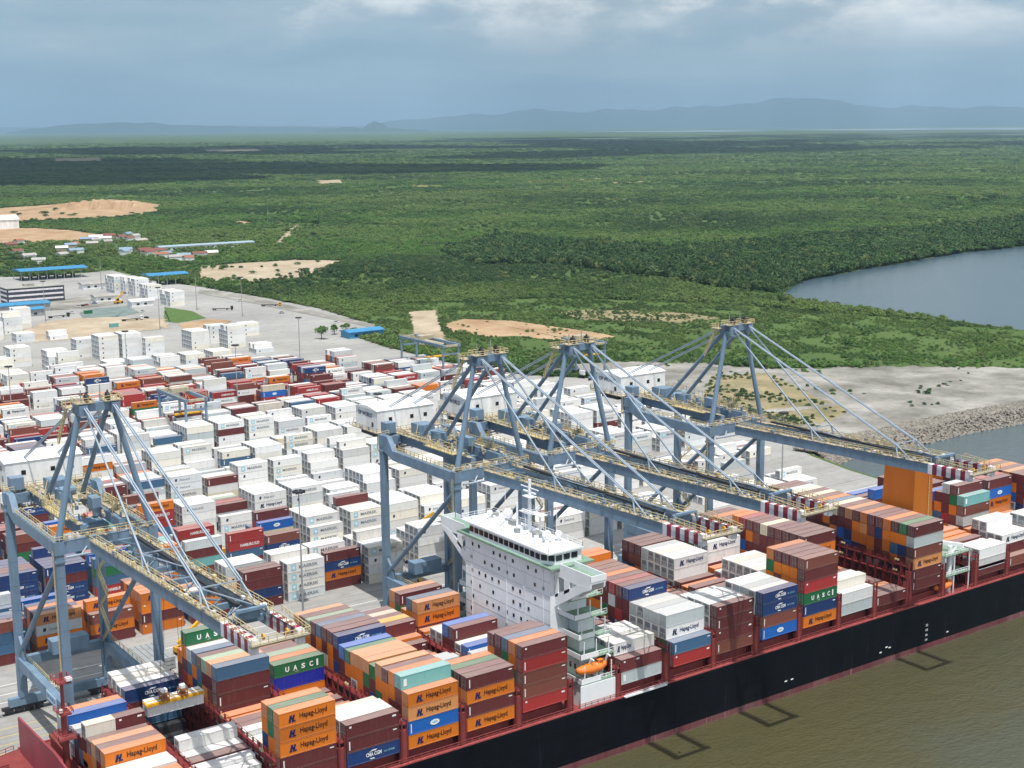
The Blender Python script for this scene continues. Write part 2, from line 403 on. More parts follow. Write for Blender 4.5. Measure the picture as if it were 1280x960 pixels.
sl.inputs['Color1'].default_value = (1, 1, 1, 1); sl.inputs['Color2'].default_value = (0.9, 0.9, 0.9, 1); sl.inputs['Mortar'].default_value = (0.75, 0.75, 0.75, 1)
c = g.mix(0.45, c, sl.outputs['Color'], 'MULTIPLY')
g.set(p.inputs['Base Color'], c); p.inputs['Roughness'].default_value = 0.85; p.inputs['Specular IOR Level'].default_value = 0.2
MAT['pave'] = m
PAVE = [(-300, QUAY_Y+0.3), (422, QUAY_Y+0.3)] + [gp(*q) for q in [(1106, 601), (1062, 587.5), (1014, 570), (990, 555), (930, 529), (850, 501), (760, 474), (655, 469), (560, 453), (480, 433), (430, 417), (470, 408), (400, 386), (330, 372), (240, 357), (190, 351), (140, 338), (85, 343), (40, 346), (-160, 347)]]
sheet('pavement', PAVE, GZ+0.06, m, jitter=0.6, step=25)
ROAD = [gp(*q) for q in [(1004, 556), (930, 526), (850, 498), (760, 470), (660, 464), (664, 459), (762, 463), (856, 489), (936, 516), (1008, 543)]]
sheet('service_road', ROAD, GZ+0.10, paint('road_grey', (0.22, 0.22, 0.215), 0.85, 0.4, 0.2, (0.14, 0.14, 0.14)))
qw = MB(); qw.box(-300, 424, QUAY_Y-1.2, QUAY_Y+0.6, -3, GZ+0.18)
for x in range(-40, 430, 12): qw.box(x-0.8, x+0.8, QUAY_Y-2.3, QUAY_Y-1.25, 0.4, 3.6)
tag(qw.build('quay_wall', MAT['concrete']), kind='structure')
MAT['stripeyellow'] = flat('yellow_line_paint', (0.62, 0.45, 0.06), 0.7)
for yy in (288.6, 289.4, 325.6, 326.4):
    b = MB(); b.box(-200, 420, yy-0.10, yy+0.10, GZ+0.06, GZ+0.16); tag(b.build('crane_rail', MAT['dark']), kind='structure')
for yy in (296, 300.5, 305, 309.5, 314, 318.5, 334, 339, 345):
    b = MB()
    b.quad((-200, yy-0.12, GZ+0.075), (428, yy-0.12, GZ+0.075), (428, yy+0.12, GZ+0.075), (-200, yy+0.12, GZ+0.075)); tag(b.build('lane_line', MAT['stripeyellow' if yy < 320 else 'letwhite']), kind='structure')

def soil(name, a_, b_, sc=0.03):
    m, nt, p = newmat(name); g = G(nt); P = g.pos()
    n1 = g.noise(P, sc, 6, 0.65); n2 = g.noise(g.map(P, (sc*7, sc*5, 1)), 1.0, 5, 0.7)
    c = g.mix(g.ramp(n1, [(0.35, 0.0), (0.68, 1.0)]), a_, b_)
    c = g.mix(g.math('MULTIPLY', g.ramp(n2, [(0.5, 0.0), (0.75, 1.0)]), 0.5), c, tuple(x*0.6 for x in a_))
    g.set(p.inputs['Base Color'], c); p.inputs['Roughness'].default_value = 0.95; p.inputs['Specular IOR Level'].default_value = 0.1
    nt.links.new(g.bump(n2, 0.5, 1.0), p.inputs['Normal'])
    return m
MAT['sand'] = soil('grey_sand', (0.15, 0.145, 0.125), (0.38, 0.365, 0.34))
MAT['tan'] = soil('tan_soil', (0.32, 0.255, 0.18), (0.46, 0.39, 0.295))
MAT['redsoil'] = soil('orange_soil', (0.31, 0.20, 0.115), (0.45, 0.325, 0.21))
MAT['drygrass'] = soil('dry_grass', (0.15, 0.16, 0.06), (0.30, 0.25, 0.12))
MAT['drystraw'] = soil('dry_straw', (0.17, 0.155, 0.085), (0.34, 0.28, 0.17), .05)
MAT['lawn'] = soil('lawn_green', (0.07, 0.13, 0.04), (0.11, 0.17, 0.05), .2)
MAT['slab'] = paint('slab_green_grey', (0.16, 0.21, 0.20), .7, .3, .1)
PATCH = {
 'sandflat': ('sand', [(700, 455), (800, 452), (880, 455), (960, 461), (1100, 458), (1180, 459), (1310, 461), (1310, 497), (1200, 520), (1110, 540), (1042, 556), (1010, 545), (985, 530), (930, 512), (870, 495), (800, 476), (740, 466)]),
 'scrubflat': ('drystraw', [(890, 470), (960, 466), (1010, 492), (1062, 512), (1040, 527), (985, 532), (935, 520), (880, 498)]),
 'redfield': ('redsoil', [(556, 405), (580, 399), (640, 401), (690, 408), (740, 415), (770, 421), (750, 425), (690, 426), (650, 420), (605, 421), (562, 414)]),
 'redpit': ('redsoil', [(-40, 263), (60, 256), (140, 249), (180, 255), (202, 264), (150, 272), (60, 276), (-40, 279)]),
 'redbank': ('redsoil', [(-40, 287), (40, 285), (90, 288), (132, 295), (100, 301), (40, 304), (-40, 307)]),
 'clearing': ('tan', [(246, 334), (300, 329), (370, 325), (428, 326), (405, 336), (372, 347), (320, 352), (250, 350)]),
 'trail': ('tan', [(346, 303), (352, 296), (366, 284), (374, 280), (372, 284), (360, 296), (350, 305)]),
 'bareground': ('redsoil', [(283, 280), (300, 276), (318, 279), (306, 282)]),
 'verge': ('redsoil', [(222, 405), (260, 399), (290, 401), (270, 412), (230, 412)]),
 'lawn': ('lawn', [(206, 384), (240, 389), (258, 398), (222, 404), (205, 402)]),
 'beachtrack': ('sand', [(950, 513), (1000, 509), (1045, 504), (1046, 507), (1002, 513), (952, 517)]),
 'worksite': ('tan', [(58, 402), (120, 396), (206, 399), (212, 410), (160, 416), (96, 424), (40, 428), (30, 414)]),
 'worksite2': ('sand', [(60, 378), (96, 372), (140, 372), (150, 380), (104, 386), (64, 388)]),
 'slab': ('slab', [(100, 391), (118, 386), (160, 383), (174, 391), (150, 396), (104, 398)]),
 'apronlane': ('sand', [(250, 362), (300, 368), (470, 406), (462, 409), (300, 376), (248, 367)]),
 'drypatch': ('drystraw', [(690, 391), (740, 387), (800, 389), (860, 392), (900, 398), (850, 404), (790, 402), (730, 400)]),
 'dirtlot': ('tan', [(512, 390), (545, 388), (548, 402), (560, 432), (520, 428)]),
 'farfield': ('drygrass', [(640, 225), (760, 222), (820, 227), (700, 233)]),
 'fardirt': ('tan', [(255, 187), (320, 186), (330, 189), (260, 190)]),
 'fardirt2': ('tan', [(68, 198), (125, 197), (126, 201), (70, 202)]),
 'farclearing': ('tan', [(395, 226), (425, 225), (430, 229), (398, 230)]),
 'fieldpatch': ('drygrass', [(512, 230), (545, 229), (560, 232), (520, 234)]),
}
zz = GZ+0.07; PATCHW = {}
for k, (mk, poly) in PATCH.items():
    w = [gp(*q) for q in poly]; PATCHW[k] = w
    size = max(max(q[0] for q in w)-min(q[0] for q in w), 1)
    zz += 0.012
    sheet({'slab': 'concrete_slab', 'sand': 'sand_flat', 'tan': 'bare_ground', 'redsoil': 'bare_ground', 'drygrass': 'grass_field', 'drystraw': 'grass_field', 'lawn': 'grass_field'}[mk], w, zz + (0.3 if k.startswith('far') else 0), MAT[mk], jitter=size*0.018, step=size*0.017)

# quarry bank behind the red pit: a low mound with a real scarp
mb = MB(); nx = 40
a0 = Vector(gp(60, 262)); a1 = Vector(gp(200, 260)); dirv = (a1-a0).normalized(); nor = Vector((-dirv.y, dirv.x))
prof = [(-22, 0), (-6, 7.5), (10, 9), (60, 6), (120, 0)]
L = (a1-a0).length
for i in range(nx+1):
    t = i/nx; hgt = math.sin(math.pi*t)**0.6*(0.8+0.4*rng.random())
    for (d, h) in prof:
        q = a0 + dirv*(t*L) + nor*(d+rng.uniform(-5, 5)); mb.v.append((q.x, q.y, GZ + 0.4 + h*hgt*1.6 - (0.6 if h == 0 else 0)))
for i in range(nx):
    for j in range(4):
        b = i*5+j; mb.f.append((b, b+5, b+6, b+1)); mb.m.append(0)
tag(mb.build('earth_bank', MAT['redsoil']), kind='structure')

# riprap banks: loose stone
def stones(name, lines, n, smin, smax, mat):
    vs = []; fs = []
    oct_v = np.array([(1, 0, 0), (-1, 0, 0), (0, 1, 0), (0, -1, 0), (0, 0, 1), (0, 0, -1)], float)
    oct_f = [(0, 2, 4), (2, 1, 4), (1, 3, 4), (3, 0, 4), (2, 0, 5), (1, 2, 5), (3, 1, 5), (0, 3, 5)]
    for i in range(n):
        a, b, half, h = lines[rng.randrange(len(lines))]
        t = rng.random(); a = Vector(a); b = Vector(b); d = (b-a).normalized(); nn = Vector((-d.y, d.x)); s = rng.uniform(-1, 1)
        q = a.lerp(b, t)+nn*(s*half)
        z = GZ + (h if s > -.25 else h*(1-(-.25-s)/.75) - 4.3*(-.25-s)/.75)
        r = rng.uniform(smin, smax); M = Matrix.Rotation(rng.uniform(0, 6), 3, Vector((rng.random(), rng.random(), rng.random()+.1)).normalized())
        b0 = len(vs)
        for v in oct_v:
            w = M @ Vector(v*(r*rng.uniform(.7, 1.2))); vs.append((q.x+w.x, q.y+w.y, z+w.z*0.8))
        fs.extend(tuple(b0+k for k in f) for f in oct_f)
    me = bpy.data.meshes.new(name); me.from_pydata(vs, [], fs); me.materials.append(mat)
    return tag(link(name, me), kind='stuff')
MAT['rock'] = soil('rock_grey', (0.17, 0.155, 0.135), (0.36, 0.33, 0.29), 0.4)
pl = [gp(*q) for q in [(1016, 567.5), (1042, 558.5), (1110, 547), (1180, 529.5), (1290, 510), (1420, 492.5)]]
stones('riprap_stones', [(pl[i], pl[i+1], 9.5, 1.3) for i in range(5)], 9000, 0.5, 1.25, MAT['rock'])
bank = MB()
for i in range(len(SHORE)-1):
    a = SHORE[i]; b = SHORE[i+1]
    bank.quad((a[0], a[1], GZ), (b[0], b[1], GZ), (b[0]+2, b[1]-9, -1), (a[0]+2, a[1]-9, -1))
tag(bank.build('river_bank', MAT['rock']), kind='structure')

# far hills
def hills(name, prof, dist, depth, mat, seed):
    """ridge whose skyline heights (metres) are given against bearing in degrees from the camera heading"""
    r2 = random.Random(seed); nb = 160; nd = 14
    b0, b1 = prof[0][0], prof[-1][0]; vs = []; fs = []
    ph = [r2.uniform(0, 6.28) for _ in range(12)]
    for i in range(nb+1):
        be = b0+(b1-b0)*i/nb
        for k in range(len(prof)-1):
            if prof[k][0] <= be <= prof[k+1][0]:
                t = (be-prof[k][0])/(prof[k+1][0]-prof[k][0]); t = t*t*(3-2*t); h = prof[k][1]*(1-t)+prof[k+1][1]*t; break
        az = YAW+R(be)
        for j in range(nd+1):
            u = j/nd; dd = dist+depth*(u-0.5)
            e = math.sin(math.pi*u)**1.3
            rg = 1+0.07*math.sin(be*0.9+ph[0]+u*5)+0.06*math.sin(be*2.1+ph[1]-u*9)+0.035*math.sin(be*4.7+ph[2]+u*13)
            vs.append((math.sin(az)*dd, math.cos(az)*dd, GZ - 3 + h*e*rg))
    for i in range(nb):
        for j in range(nd):
            b = i*(nd+1)+j; fs.append((b, b+1, b+nd+2, b+nd+1))
    me = bpy.data.meshes.new(name); me.from_pydata(vs, [], fs); me.materials.append(mat); me.polygons.foreach_set('use_smooth', [True]*len(fs))
    return tag(link(name, me), kind='structure')
m, nt, p = newmat('hill_forest'); g = G(nt); P = g.pos()
g.set(p.inputs['Base Color'], g.mix(g.ramp(g.noise(P, 0.0025, 6, 0.65), [(0.4, 0.0), (0.65, 1.0)]), (0.028, 0.046, 0.030), (0.055, 0.075, 0.040))); p.inputs['Roughness'].default_value = 1.0; p.inputs['Specular IOR Level'].default_value = 0.0
MAT['hill'] = m
def skyl(pts, dist):   # pixel skyline -> (bearing, height)
    o = []
    for x, y in pts:
        hy = 158-(x-640)*0.0086
        o.append((math.degrees(math.atan((x-640)/FPX)), max(8.0, (hy-y)/FPX*dist*0.90 + CAM_Z*0.85 if y < hy else CAM_Z*max(0.1, .9-(y-hy)/9))))
    return o
hills('mountain_range', skyl([(440, 164), (500, 150), (560, 146), (620, 141), (660, 134), (720, 138), (790, 137), (850, 132), (905, 127), (945, 128), (985, 121), (1020, 123), (1060, 128), (1120, 131), (1180, 134), (1250, 134), (1330, 136), (1450, 146)], 62000), 62000, 9000, MAT['hill'], 3)
hills('low_hills', skyl([(20, 168), (60, 160), (110, 155), (150, 151), (190, 153), (230, 156), (300, 158), (360, 157), (420, 160), (500, 164)], 52000), 52000, 6000, MAT['hill'], 5)
hills('knoll', skyl([(395, 172), (420, 161), (440, 158), (458, 160), (468, 153), (473, 150), (480, 153), (492, 160), (520, 164), (560, 170)], 42000), 42000, 2600, MAT['hill'], 9)
hills('far_coast', skyl([(-120, 164), (0, 160), (200, 158), (420, 157), (700, 154), (900, 152), (1100, 150), (1300, 148), (1420, 148)], 70000), 70000, 5000, MAT['hill'], 12)

# haze: one closed box of thin even air round the whole place
hz = MB(); hz.box(-11000, 80000, -7500, 80000, -4.0, 1560.0)
m = bpy.data.materials.new('haze_air'); m.use_nodes = True; nt = m.node_tree; nt.nodes.clear()
o_ = nt.nodes.new('ShaderNodeOutputMaterial'); pv = nt.nodes.new('ShaderNodeVolumePrincipled'); nt.links.new(pv.outputs[0], o_.inputs['Volume'])
pv.inputs['Color'].default_value = (0.50, 0.76, 1.0, 1); pv.inputs['Density'].default_value = 3.3e-5; pv.inputs['Anisotropy'].default_value = 0.1
hzo = tag(hz.build('haze', m), kind='stuff'); hzo.display_type = 'WIRE'

# drifting cloud banks high overhead, above the haze: they throw the broad shadows on the far forest
m, nt, p = newmat('cloud_white'); p.inputs['Base Color'].default_value = (0.85, 0.86, 0.88, 1); p.inputs['Roughness'].default_value = 1.0; p.inputs['Specular IOR Level'].default_value = 0.0
MAT['cloud'] = m
def cloud(polys, alt, rad, n, seed):
    r2 = random.Random(seed); bm = bmesh.new()
    for poly in polys:
        w = [gp(*q) for q in poly]
        xs = [q[0] for q in w]; ys = [q[1] for q in w]; k = 0; tries = 0
        while k < n and tries < 20000:
            tries += 1
            x = r2.uniform(min(xs), max(xs)); y = r2.uniform(min(ys), max(ys))
            if not inpoly(np.array([x]), np.array([y]), w)[0]: continue
            k += 1; r = rad*r2.uniform(0.6, 1.3); M = Matrix.Translation((x-0.15*alt, y-0.30*alt, alt+r2.uniform(0, rad*.5))) @ Matrix.Diagonal((r, r*r2.uniform(.7, 1.2), r*0.35, 1))
            bmesh.ops.create_icosphere(bm, subdivisions=2, radius=1.0, matrix=M)
    me = bpy.data.meshes.new('cloud'); bm.to_mesh(me); bm.free(); me.materials.append(MAT['cloud']); me.polygons.foreach_set('use_smooth', [True]*len(me.polygons))
    tag(link('cloud', me), kind='structure')
cloud([[(-160, 199), (160, 198), (330, 204), (330, 214), (280, 224), (130, 229), (-160, 231)], [(330, 206), (660, 207), (660, 212), (380, 216)]], 1650, 230, 150, 4)
cloud([[(30, 186), (420, 181), (520, 183), (420, 191), (60, 194)]], 2000, 420, 34, 5)
cloud([[(560, 196), (760, 186), (1000, 182), (1000, 187), (800, 193), (620, 200)]], 2000, 300, 26, 8)
cloud([[(560, 174), (1000, 168), (1380, 165), (1380, 190), (1180, 194), (1000, 186), (760, 194), (600, 188)]], 3000, 650, 70, 6)

# ------------------------------------------------------------------ vegetation: one mass of bush and mangrove
m, nt, p = newmat('foliage'); g = G(nt); P = g.pos(); oi = g.n('ShaderNodeObjectInfo')
big = g.noise(P, 0.0016, 4, 0.6); mid = g.noise(P, 0.011, 4, 0.6)
c = g.mix(g.ramp(big, [(0.42, 0.0), (0.56, 1.0)]), (0.068, 0.122, 0.033), (0.082, 0.190, 0.036))
c = g.mix(g.ramp(mid, [(0.47, 0.0), (0.72, 1.0)]), c, (0.048, 0.110, 0.028))
tn = g.n('ShaderNodeAttribute', attribute_name='tone'); tn.attribute_type = 'INSTANCER'
c = g.mix(g.math('MULTIPLY', tn.outputs['Fac'], 1.0, clamp=True), c, (0.021, 0.058, 0.022))
c = g.mix(g.math('MULTIPLY', tn.outputs['Fac'], -1.0, clamp=True), c, (0.130, 0.200, 0.055))
c = g.mix(g.ramp(oi.outputs['Random'], [(0.0, 0.0), (0.35, 0.25), (0.8, 0.1), (1.0, 1.0)]), c, (0.115, 0.150, 0.050))
c = g.mix(g.math('MULTIPLY', g.ramp(oi.outputs['Random'], [(0.55, 0.0), (0.62, 1.0), (0.72, 0.0)]), 0.7), c, (0.030, 0.064, 0.022))
g.set(p.inputs['Base Color'], c); p.inputs['Roughness'].default_value = 0.75; p.inputs['Specular IOR Level'].default_value = 0.2
MAT['leaf'] = m
MAT['bark'] = flat('bark', (0.07, 0.05, 0.035), 0.9, 0.1)

def crown_mesh(name, seed, n=240, tall=0.8, leaf=0.26):
    """unit-radius crown of leaf clumps spread through a few uneven lobes"""
    r2 = np.random.default_rng(seed); lobes = []
    for _ in range(r2.integers(4, 7)):
        a = r2.uniform(0, 6.28); d = r2.uniform(0.0, 0.62); lobes.append((d*math.cos(a), d*math.sin(a), r2.uniform(0.35, 0.75)*tall, r2.uniform(0.32, 0.55)))
    vs = []; fs = []
    for i in range(n):
        lx, ly, lz, lr = lobes[r2.integers(len(lobes))]
        d = r2.normal(size=3); d /= np.linalg.norm(d); d[2] = abs(d[2])*1.0 if r2.random() < .75 else d[2]
        q = np.array((lx, ly, lz)) + d*lr*r2.uniform(0.72, 1.05)*np.array((1, 1, tall))
        nn = d + r2.normal(size=3)*0.5; nn /= np.linalg.norm(nn)
        t = np.cross(nn, r2.normal(size=3)); t /= np.linalg.norm(t); b = np.cross(nn, t); s = leaf*r2.uniform(0.5, 1.1)
        k = len(vs); vs.extend([tuple(q+t*s*.6), tuple(q+b*s*.45), tuple(q-t*s*.6), tuple(q-b*s*.45)]); fs.append((k, k+1, k+2, k+3))
    me = bpy.data.meshes.new(name); me.from_pydata(vs, [], fs); me.materials.append(MAT['leaf'])
    return me
PROTO = [bpy.data.objects.new('bush_crown', crown_mesh('bush_crown', 20+i, 260, t, l)) for i, (t, l) in enumerate([(0.75, 0.24), (0.9, 0.26), (1.1, 0.24), (0.65, 0.28), (0.85, 0.22)])]

def scatter(name, pts, scl, rot, idx, protos, tone):
    me = bpy.data.meshes.new(name); me.from_pydata([tuple(q) for q in pts], [], [])
    for nm, ty, arr in (('scl', 'FLOAT_VECTOR', scl), ('rot', 'FLOAT_VECTOR', rot), ('idx', 'INT', idx), ('tone', 'FLOAT', np.asarray(tone, np.float32))):
        at = me.attributes.new(nm, ty, 'POINT'); at.data.foreach_set('vector' if ty == 'FLOAT_VECTOR' else 'value', np.ascontiguousarray(arr).ravel())
    o = link(name, me)
    ng = bpy.data.node_groups.new(name+'_scatter', 'GeometryNodeTree')
    ng.interface.new_socket('Geometry', in_out='INPUT', socket_type='NodeSocketGeometry'); ng.interface.new_socket('Geometry', in_out='OUTPUT', socket_type='NodeSocketGeometry')
    gi = ng.nodes.new('NodeGroupInput'); go = ng.nodes.new('NodeGroupOutput'); jn = ng.nodes.new('GeometryNodeJoinGeometry'); ip = ng.nodes.new('GeometryNodeInstanceOnPoints')
    for pr_ in protos:
        n = ng.nodes.new('GeometryNodeObjectInfo'); n.inputs['Object'].default_value = pr_; n.inputs['As Instance'].default_value = True
        ng.links.new(n.outputs['Geometry'], jn.inputs[0])
    def na(nm, ty):
        n = ng.nodes.new('GeometryNodeInputNamedAttribute'); n.data_type = ty; n.inputs['Name'].default_value = nm
        return n.outputs[0]
    ng.links.new(gi.outputs[0], ip.inputs['Points']); ng.links.new(jn.outputs[0], ip.inputs['Instance']); ip.inputs['Pick Instance'].default_value = True
    ng.links.new(na('idx', 'INT'), ip.inputs['Instance Index']); ng.links.new(na('scl', 'FLOAT_VECTOR'), ip.inputs['Scale'])
    e2r = ng.nodes.new('FunctionNodeEulerToRotation'); ng.links.new(na('rot', 'FLOAT_VECTOR'), e2r.inputs[0]); ng.links.new(e2r.outputs[0], ip.inputs['Rotation'])
    ng.links.new(ip.outputs[0], go.inputs[0])
    md = o.modifiers.new('scatter', 'NODES'); md.node_group = ng
    o['kind'] = 'stuff'
    return o

VEG_N = 1.0
def vnoise(x, y, s, seed):
    r2 = np.random.default_rng(seed); o = np.zeros_like(x)
    for k in range(7):
        a = r2.uniform(0, 6.28); f = r2.uniform(.6, 1.8)/s; o += np.sin((x*math.cos(a)+y*math.sin(a))*f*6.28+r2.uniform(0, 6.28))
    return o/7*1.6
XS = []; YS = []; RS = []
d = 560.0
while d < 15000:
    lat = max(3.3, d*0.0030) if d < 3500 else d*0.0036; dep = max(lat*0.85, d*d*2.6e-6)
    th = np.arange(YAW-0.42, YAW+0.42, lat/d); th = th+nrng.uniform(-.5, .5, th.size)*lat/d; dd = d+nrng.uniform(-.5, .5, th.size)*dep
    XS.append(np.sin(th)*dd); YS.append(np.cos(th)*dd); RS.append(np.full(th.size, max(lat*0.95, 2.6)))
    d += dep
X = np.concatenate(XS); Y = np.concatenate(YS); RR = np.concatenate(RS); DD = np.hypot(X, Y)
ok = Y > QUAY_Y+60
shorepoly = [(-9000, QUAY_Y)] + SHORE + [(FAR, 900), (FAR, FAR), (-9000, FAR)]
ok &= inpoly(X, Y, shorepoly)
for poly in [PAVE, ROAD, LAGOON] + [w for k, w in PATCHW.items() if k not in ('scrubflat', 'farfield', 'fieldpatch', 'sandflat', 'redfield', 'clearing', 'redpit', 'drypatch')]: ok &= ~inpoly(X, Y, poly)
for a, c_ in zip(SHORE[1:-1], SHORE[2:]):      # bare stone banks
    A = np.array(a); Bv = np.array(c_)-A; t = np.clip(((X-A[0])*Bv[0]+(Y-A[1])*Bv[1])/(Bv@Bv), 0, 1)
    ok &= np.hypot(X-A[0]-t*Bv[0], Y-A[1]-t*Bv[1]) > 34
dens = np.ones(X.size)
SC = [gp(*q) for q in [(500, 380), (700, 372), (900, 380), (1310, 412), (1310, 462), (1100, 458), (900, 455), (700, 452), (560, 446), (430, 410)]]     # open scrub beside the yard
insc = inpoly(X, Y, SC); nz = vnoise(X, Y, 60, 1); nz2 = vnoise(X, Y, 420, 2); nz3 = vnoise(X, Y, 170, 6)
dens = np.where(insc, np.clip(0.34+0.9*nz, 0.04, 1), dens)
dens = np.where(inpoly(X, Y, PATCHW['sandflat']), np.clip(-0.03+0.25*nz, 0.0, 0.2), dens)
insf = inpoly(X, Y, PATCHW['sandflat']) | inpoly(X, Y, PATCHW['scrubflat'])
dens = np.where(inpoly(X, Y, PATCHW['scrubflat']), np.clip(0.30+0.9*nz, 0.02, 0.9), dens)
VIL = [gp(*q) for q in [(-60, 292), (150, 290), (300, 298), (330, 318), (200, 345), (-60, 340)]]
dens = np.where(inpoly(X, Y, VIL), np.clip(0.45+0.5*nz, 0.1, 0.9), dens)
dens = np.where(~insc & (nz2+0.6*nz3 > 0.42) & (DD > 1150), 0.30, dens)
dens = np.where(inpoly(X, Y, PATCHW['drypatch']), np.clip(.12+.6*nz, 0, .6), dens)
for kk, dv in (('redfield', .045), ('clearing', .03), ('redpit', .025)): dens = np.where(inpoly(X, Y, PATCHW[kk]), np.clip(dv*2.2*(nz+.45), 0, .5), dens)
ok &= nrng.random(X.size) < dens
MAN = [gp(*q) for q in [(555, 318), (620, 296), (700, 304), (840, 318), (1000, 302), (1150, 288), (1310, 276), (1310, 306), (1200, 316), (1120, 330), (1060, 340), (1000, 352), (968, 369), (900, 362), (850, 352), (760, 342), (700, 332), (600, 332)]]
tall = inpoly(X, Y, MAN)
insf = insf[ok]; X = X[ok]; Y = Y[ok]; RR = RR[ok]; tall = tall[ok]; insc = insc[ok]; DD = DD[ok]; nz2 = nz2[ok]
sz = RR*nrng.uniform(0.70, 1.25, X.size)*np.where(insc, nrng.uniform(.32, .78, X.size), 1.0)*np.where(tall, 1.7, 1.0)*np.where(nrng.random(X.size) < .05, 1.7, 1.0)*np.where(insf, 0.55, 1.0)
hs = np.minimum(sz, 4.2+1.2*nz2)*np.where(tall, 1.9, np.where(insf, 0.8, np.where(insc, 0.9, 0.95)))*nrng.uniform(.85, 1.15, X.size)
pts = np.stack([X, Y, np.full(X.size, GZ-0.3)+np.where(tall, 1.2, 0.0)], 1)
scl = np.stack([sz, sz, hs], 1).astype(np.float32); rot = np.zeros((X.size, 3), np.float32); rot[:, 2] = nrng.uniform(0, 6.28, X.size)
print('bushes', X.size)
tone = np.where(tall, nrng.uniform(.55, 1.0, X.size), np.clip(-.12+1.4*vnoise(X, Y, 640, 12)+0.75*vnoise(X, Y, 170, 13)+0.4*vnoise(X, Y, 50, 14)+nrng.normal(0, .2, X.size), -0.95, .8))
scatter('mangrove_forest', pts, scl, rot, nrng.integers(0, 5, X.size).astype(np.int32), PROTO, tone)
# low scrub between the bushes beside the yard
xs = [q[0] for q in SC]; ys = [q[1] for q in SC]; n = 60000
X = nrng.uniform(min(xs), max(xs), n); Y = nrng.uniform(min(ys), max(ys), n)
ok = inpoly(X, Y, SC) & (nrng.random(n) < np.clip(.22+.85*vnoise(X, Y, 45, 31), .02, 1))
for poly in [PAVE, ROAD, LAGOON] + [w for k, w in PATCHW.items() if k not in ('scrubflat', 'drypatch')]: ok &= ~inpoly(X, Y, poly)
X = X[ok][:26000]; Y = Y[ok][:26000]; sz = nrng.uniform(.5, 1.9, X.size)
scl = np.stack([sz, sz, sz*nrng.uniform(.6, 1.1, X.size)], 1).astype(np.float32); rot = np.zeros((X.size, 3), np.float32); rot[:, 2] = nrng.uniform(0, 6.28, X.size)
scatter('low_scrub', np.stack([X, Y, np.full(X.size, GZ-.1)], 1), scl, rot, nrng.integers(0, 5, X.size).astype(np.int32), PROTO, np.clip(vnoise(X, Y, 70, 33)*.9+nrng.normal(0, .25, X.size), -.9, .7))

# ------------------------------------------------------------------ lettering
_tc = {}
def text2d(s, bold=0.012, spacing=1.0):
    key = (s, bold, spacing)
    if key in _tc: return _tc[key]
    cu = bpy.data.curves.new('t', 'FONT'); cu.body = s; cu.size = 1.0; cu.offset = bold; cu.resolution_u = 2; cu.space_character = spacing
    o = bpy.data.objects.new('t', cu); COL.objects.link(o); bpy.context.view_layer.update()
    me = bpy.data.meshes.new_from_object(o.evaluated_get(bpy.context.evaluated_depsgraph_get()))
    v = [(q.co.x, q.co.y) for q in me.vertices]; f = [tuple(q.vertices) for q in me.polygons]
    bpy.data.objects.remove(o); bpy.data.curves.remove(cu); bpy.data.meshes.remove(me)
    x0 = min(q[0] for q in v); x1 = max(q[0] for q in v); y0 = min(q[1] for q in v); y1 = max(q[1] for q in v)
    v = [((q[0]-x0)/(x1-x0), (q[1]-y0)/(y1-y0)) for q in v]
    _tc[key] = (v, f, (x1-x0)/(y1-y0)); return _tc[key]
def put_text(mb, s, org, du, dv, w, h, bold=0.012, spacing=1.0):
    """text in the rectangle w x h at org, along du, upwards dv"""
    v, f, _ = text2d(s, bold, spacing); o = Vector(org); du = Vector(du); dv = Vector(dv); b = len(mb.v)
    mb.v.extend(tuple(o+du*(q[0]*w)+dv*(q[1]*h)) for q in v)
    for q in f: mb.f.append(tuple(b+i for i in q)); mb.m.append(mb.cm)

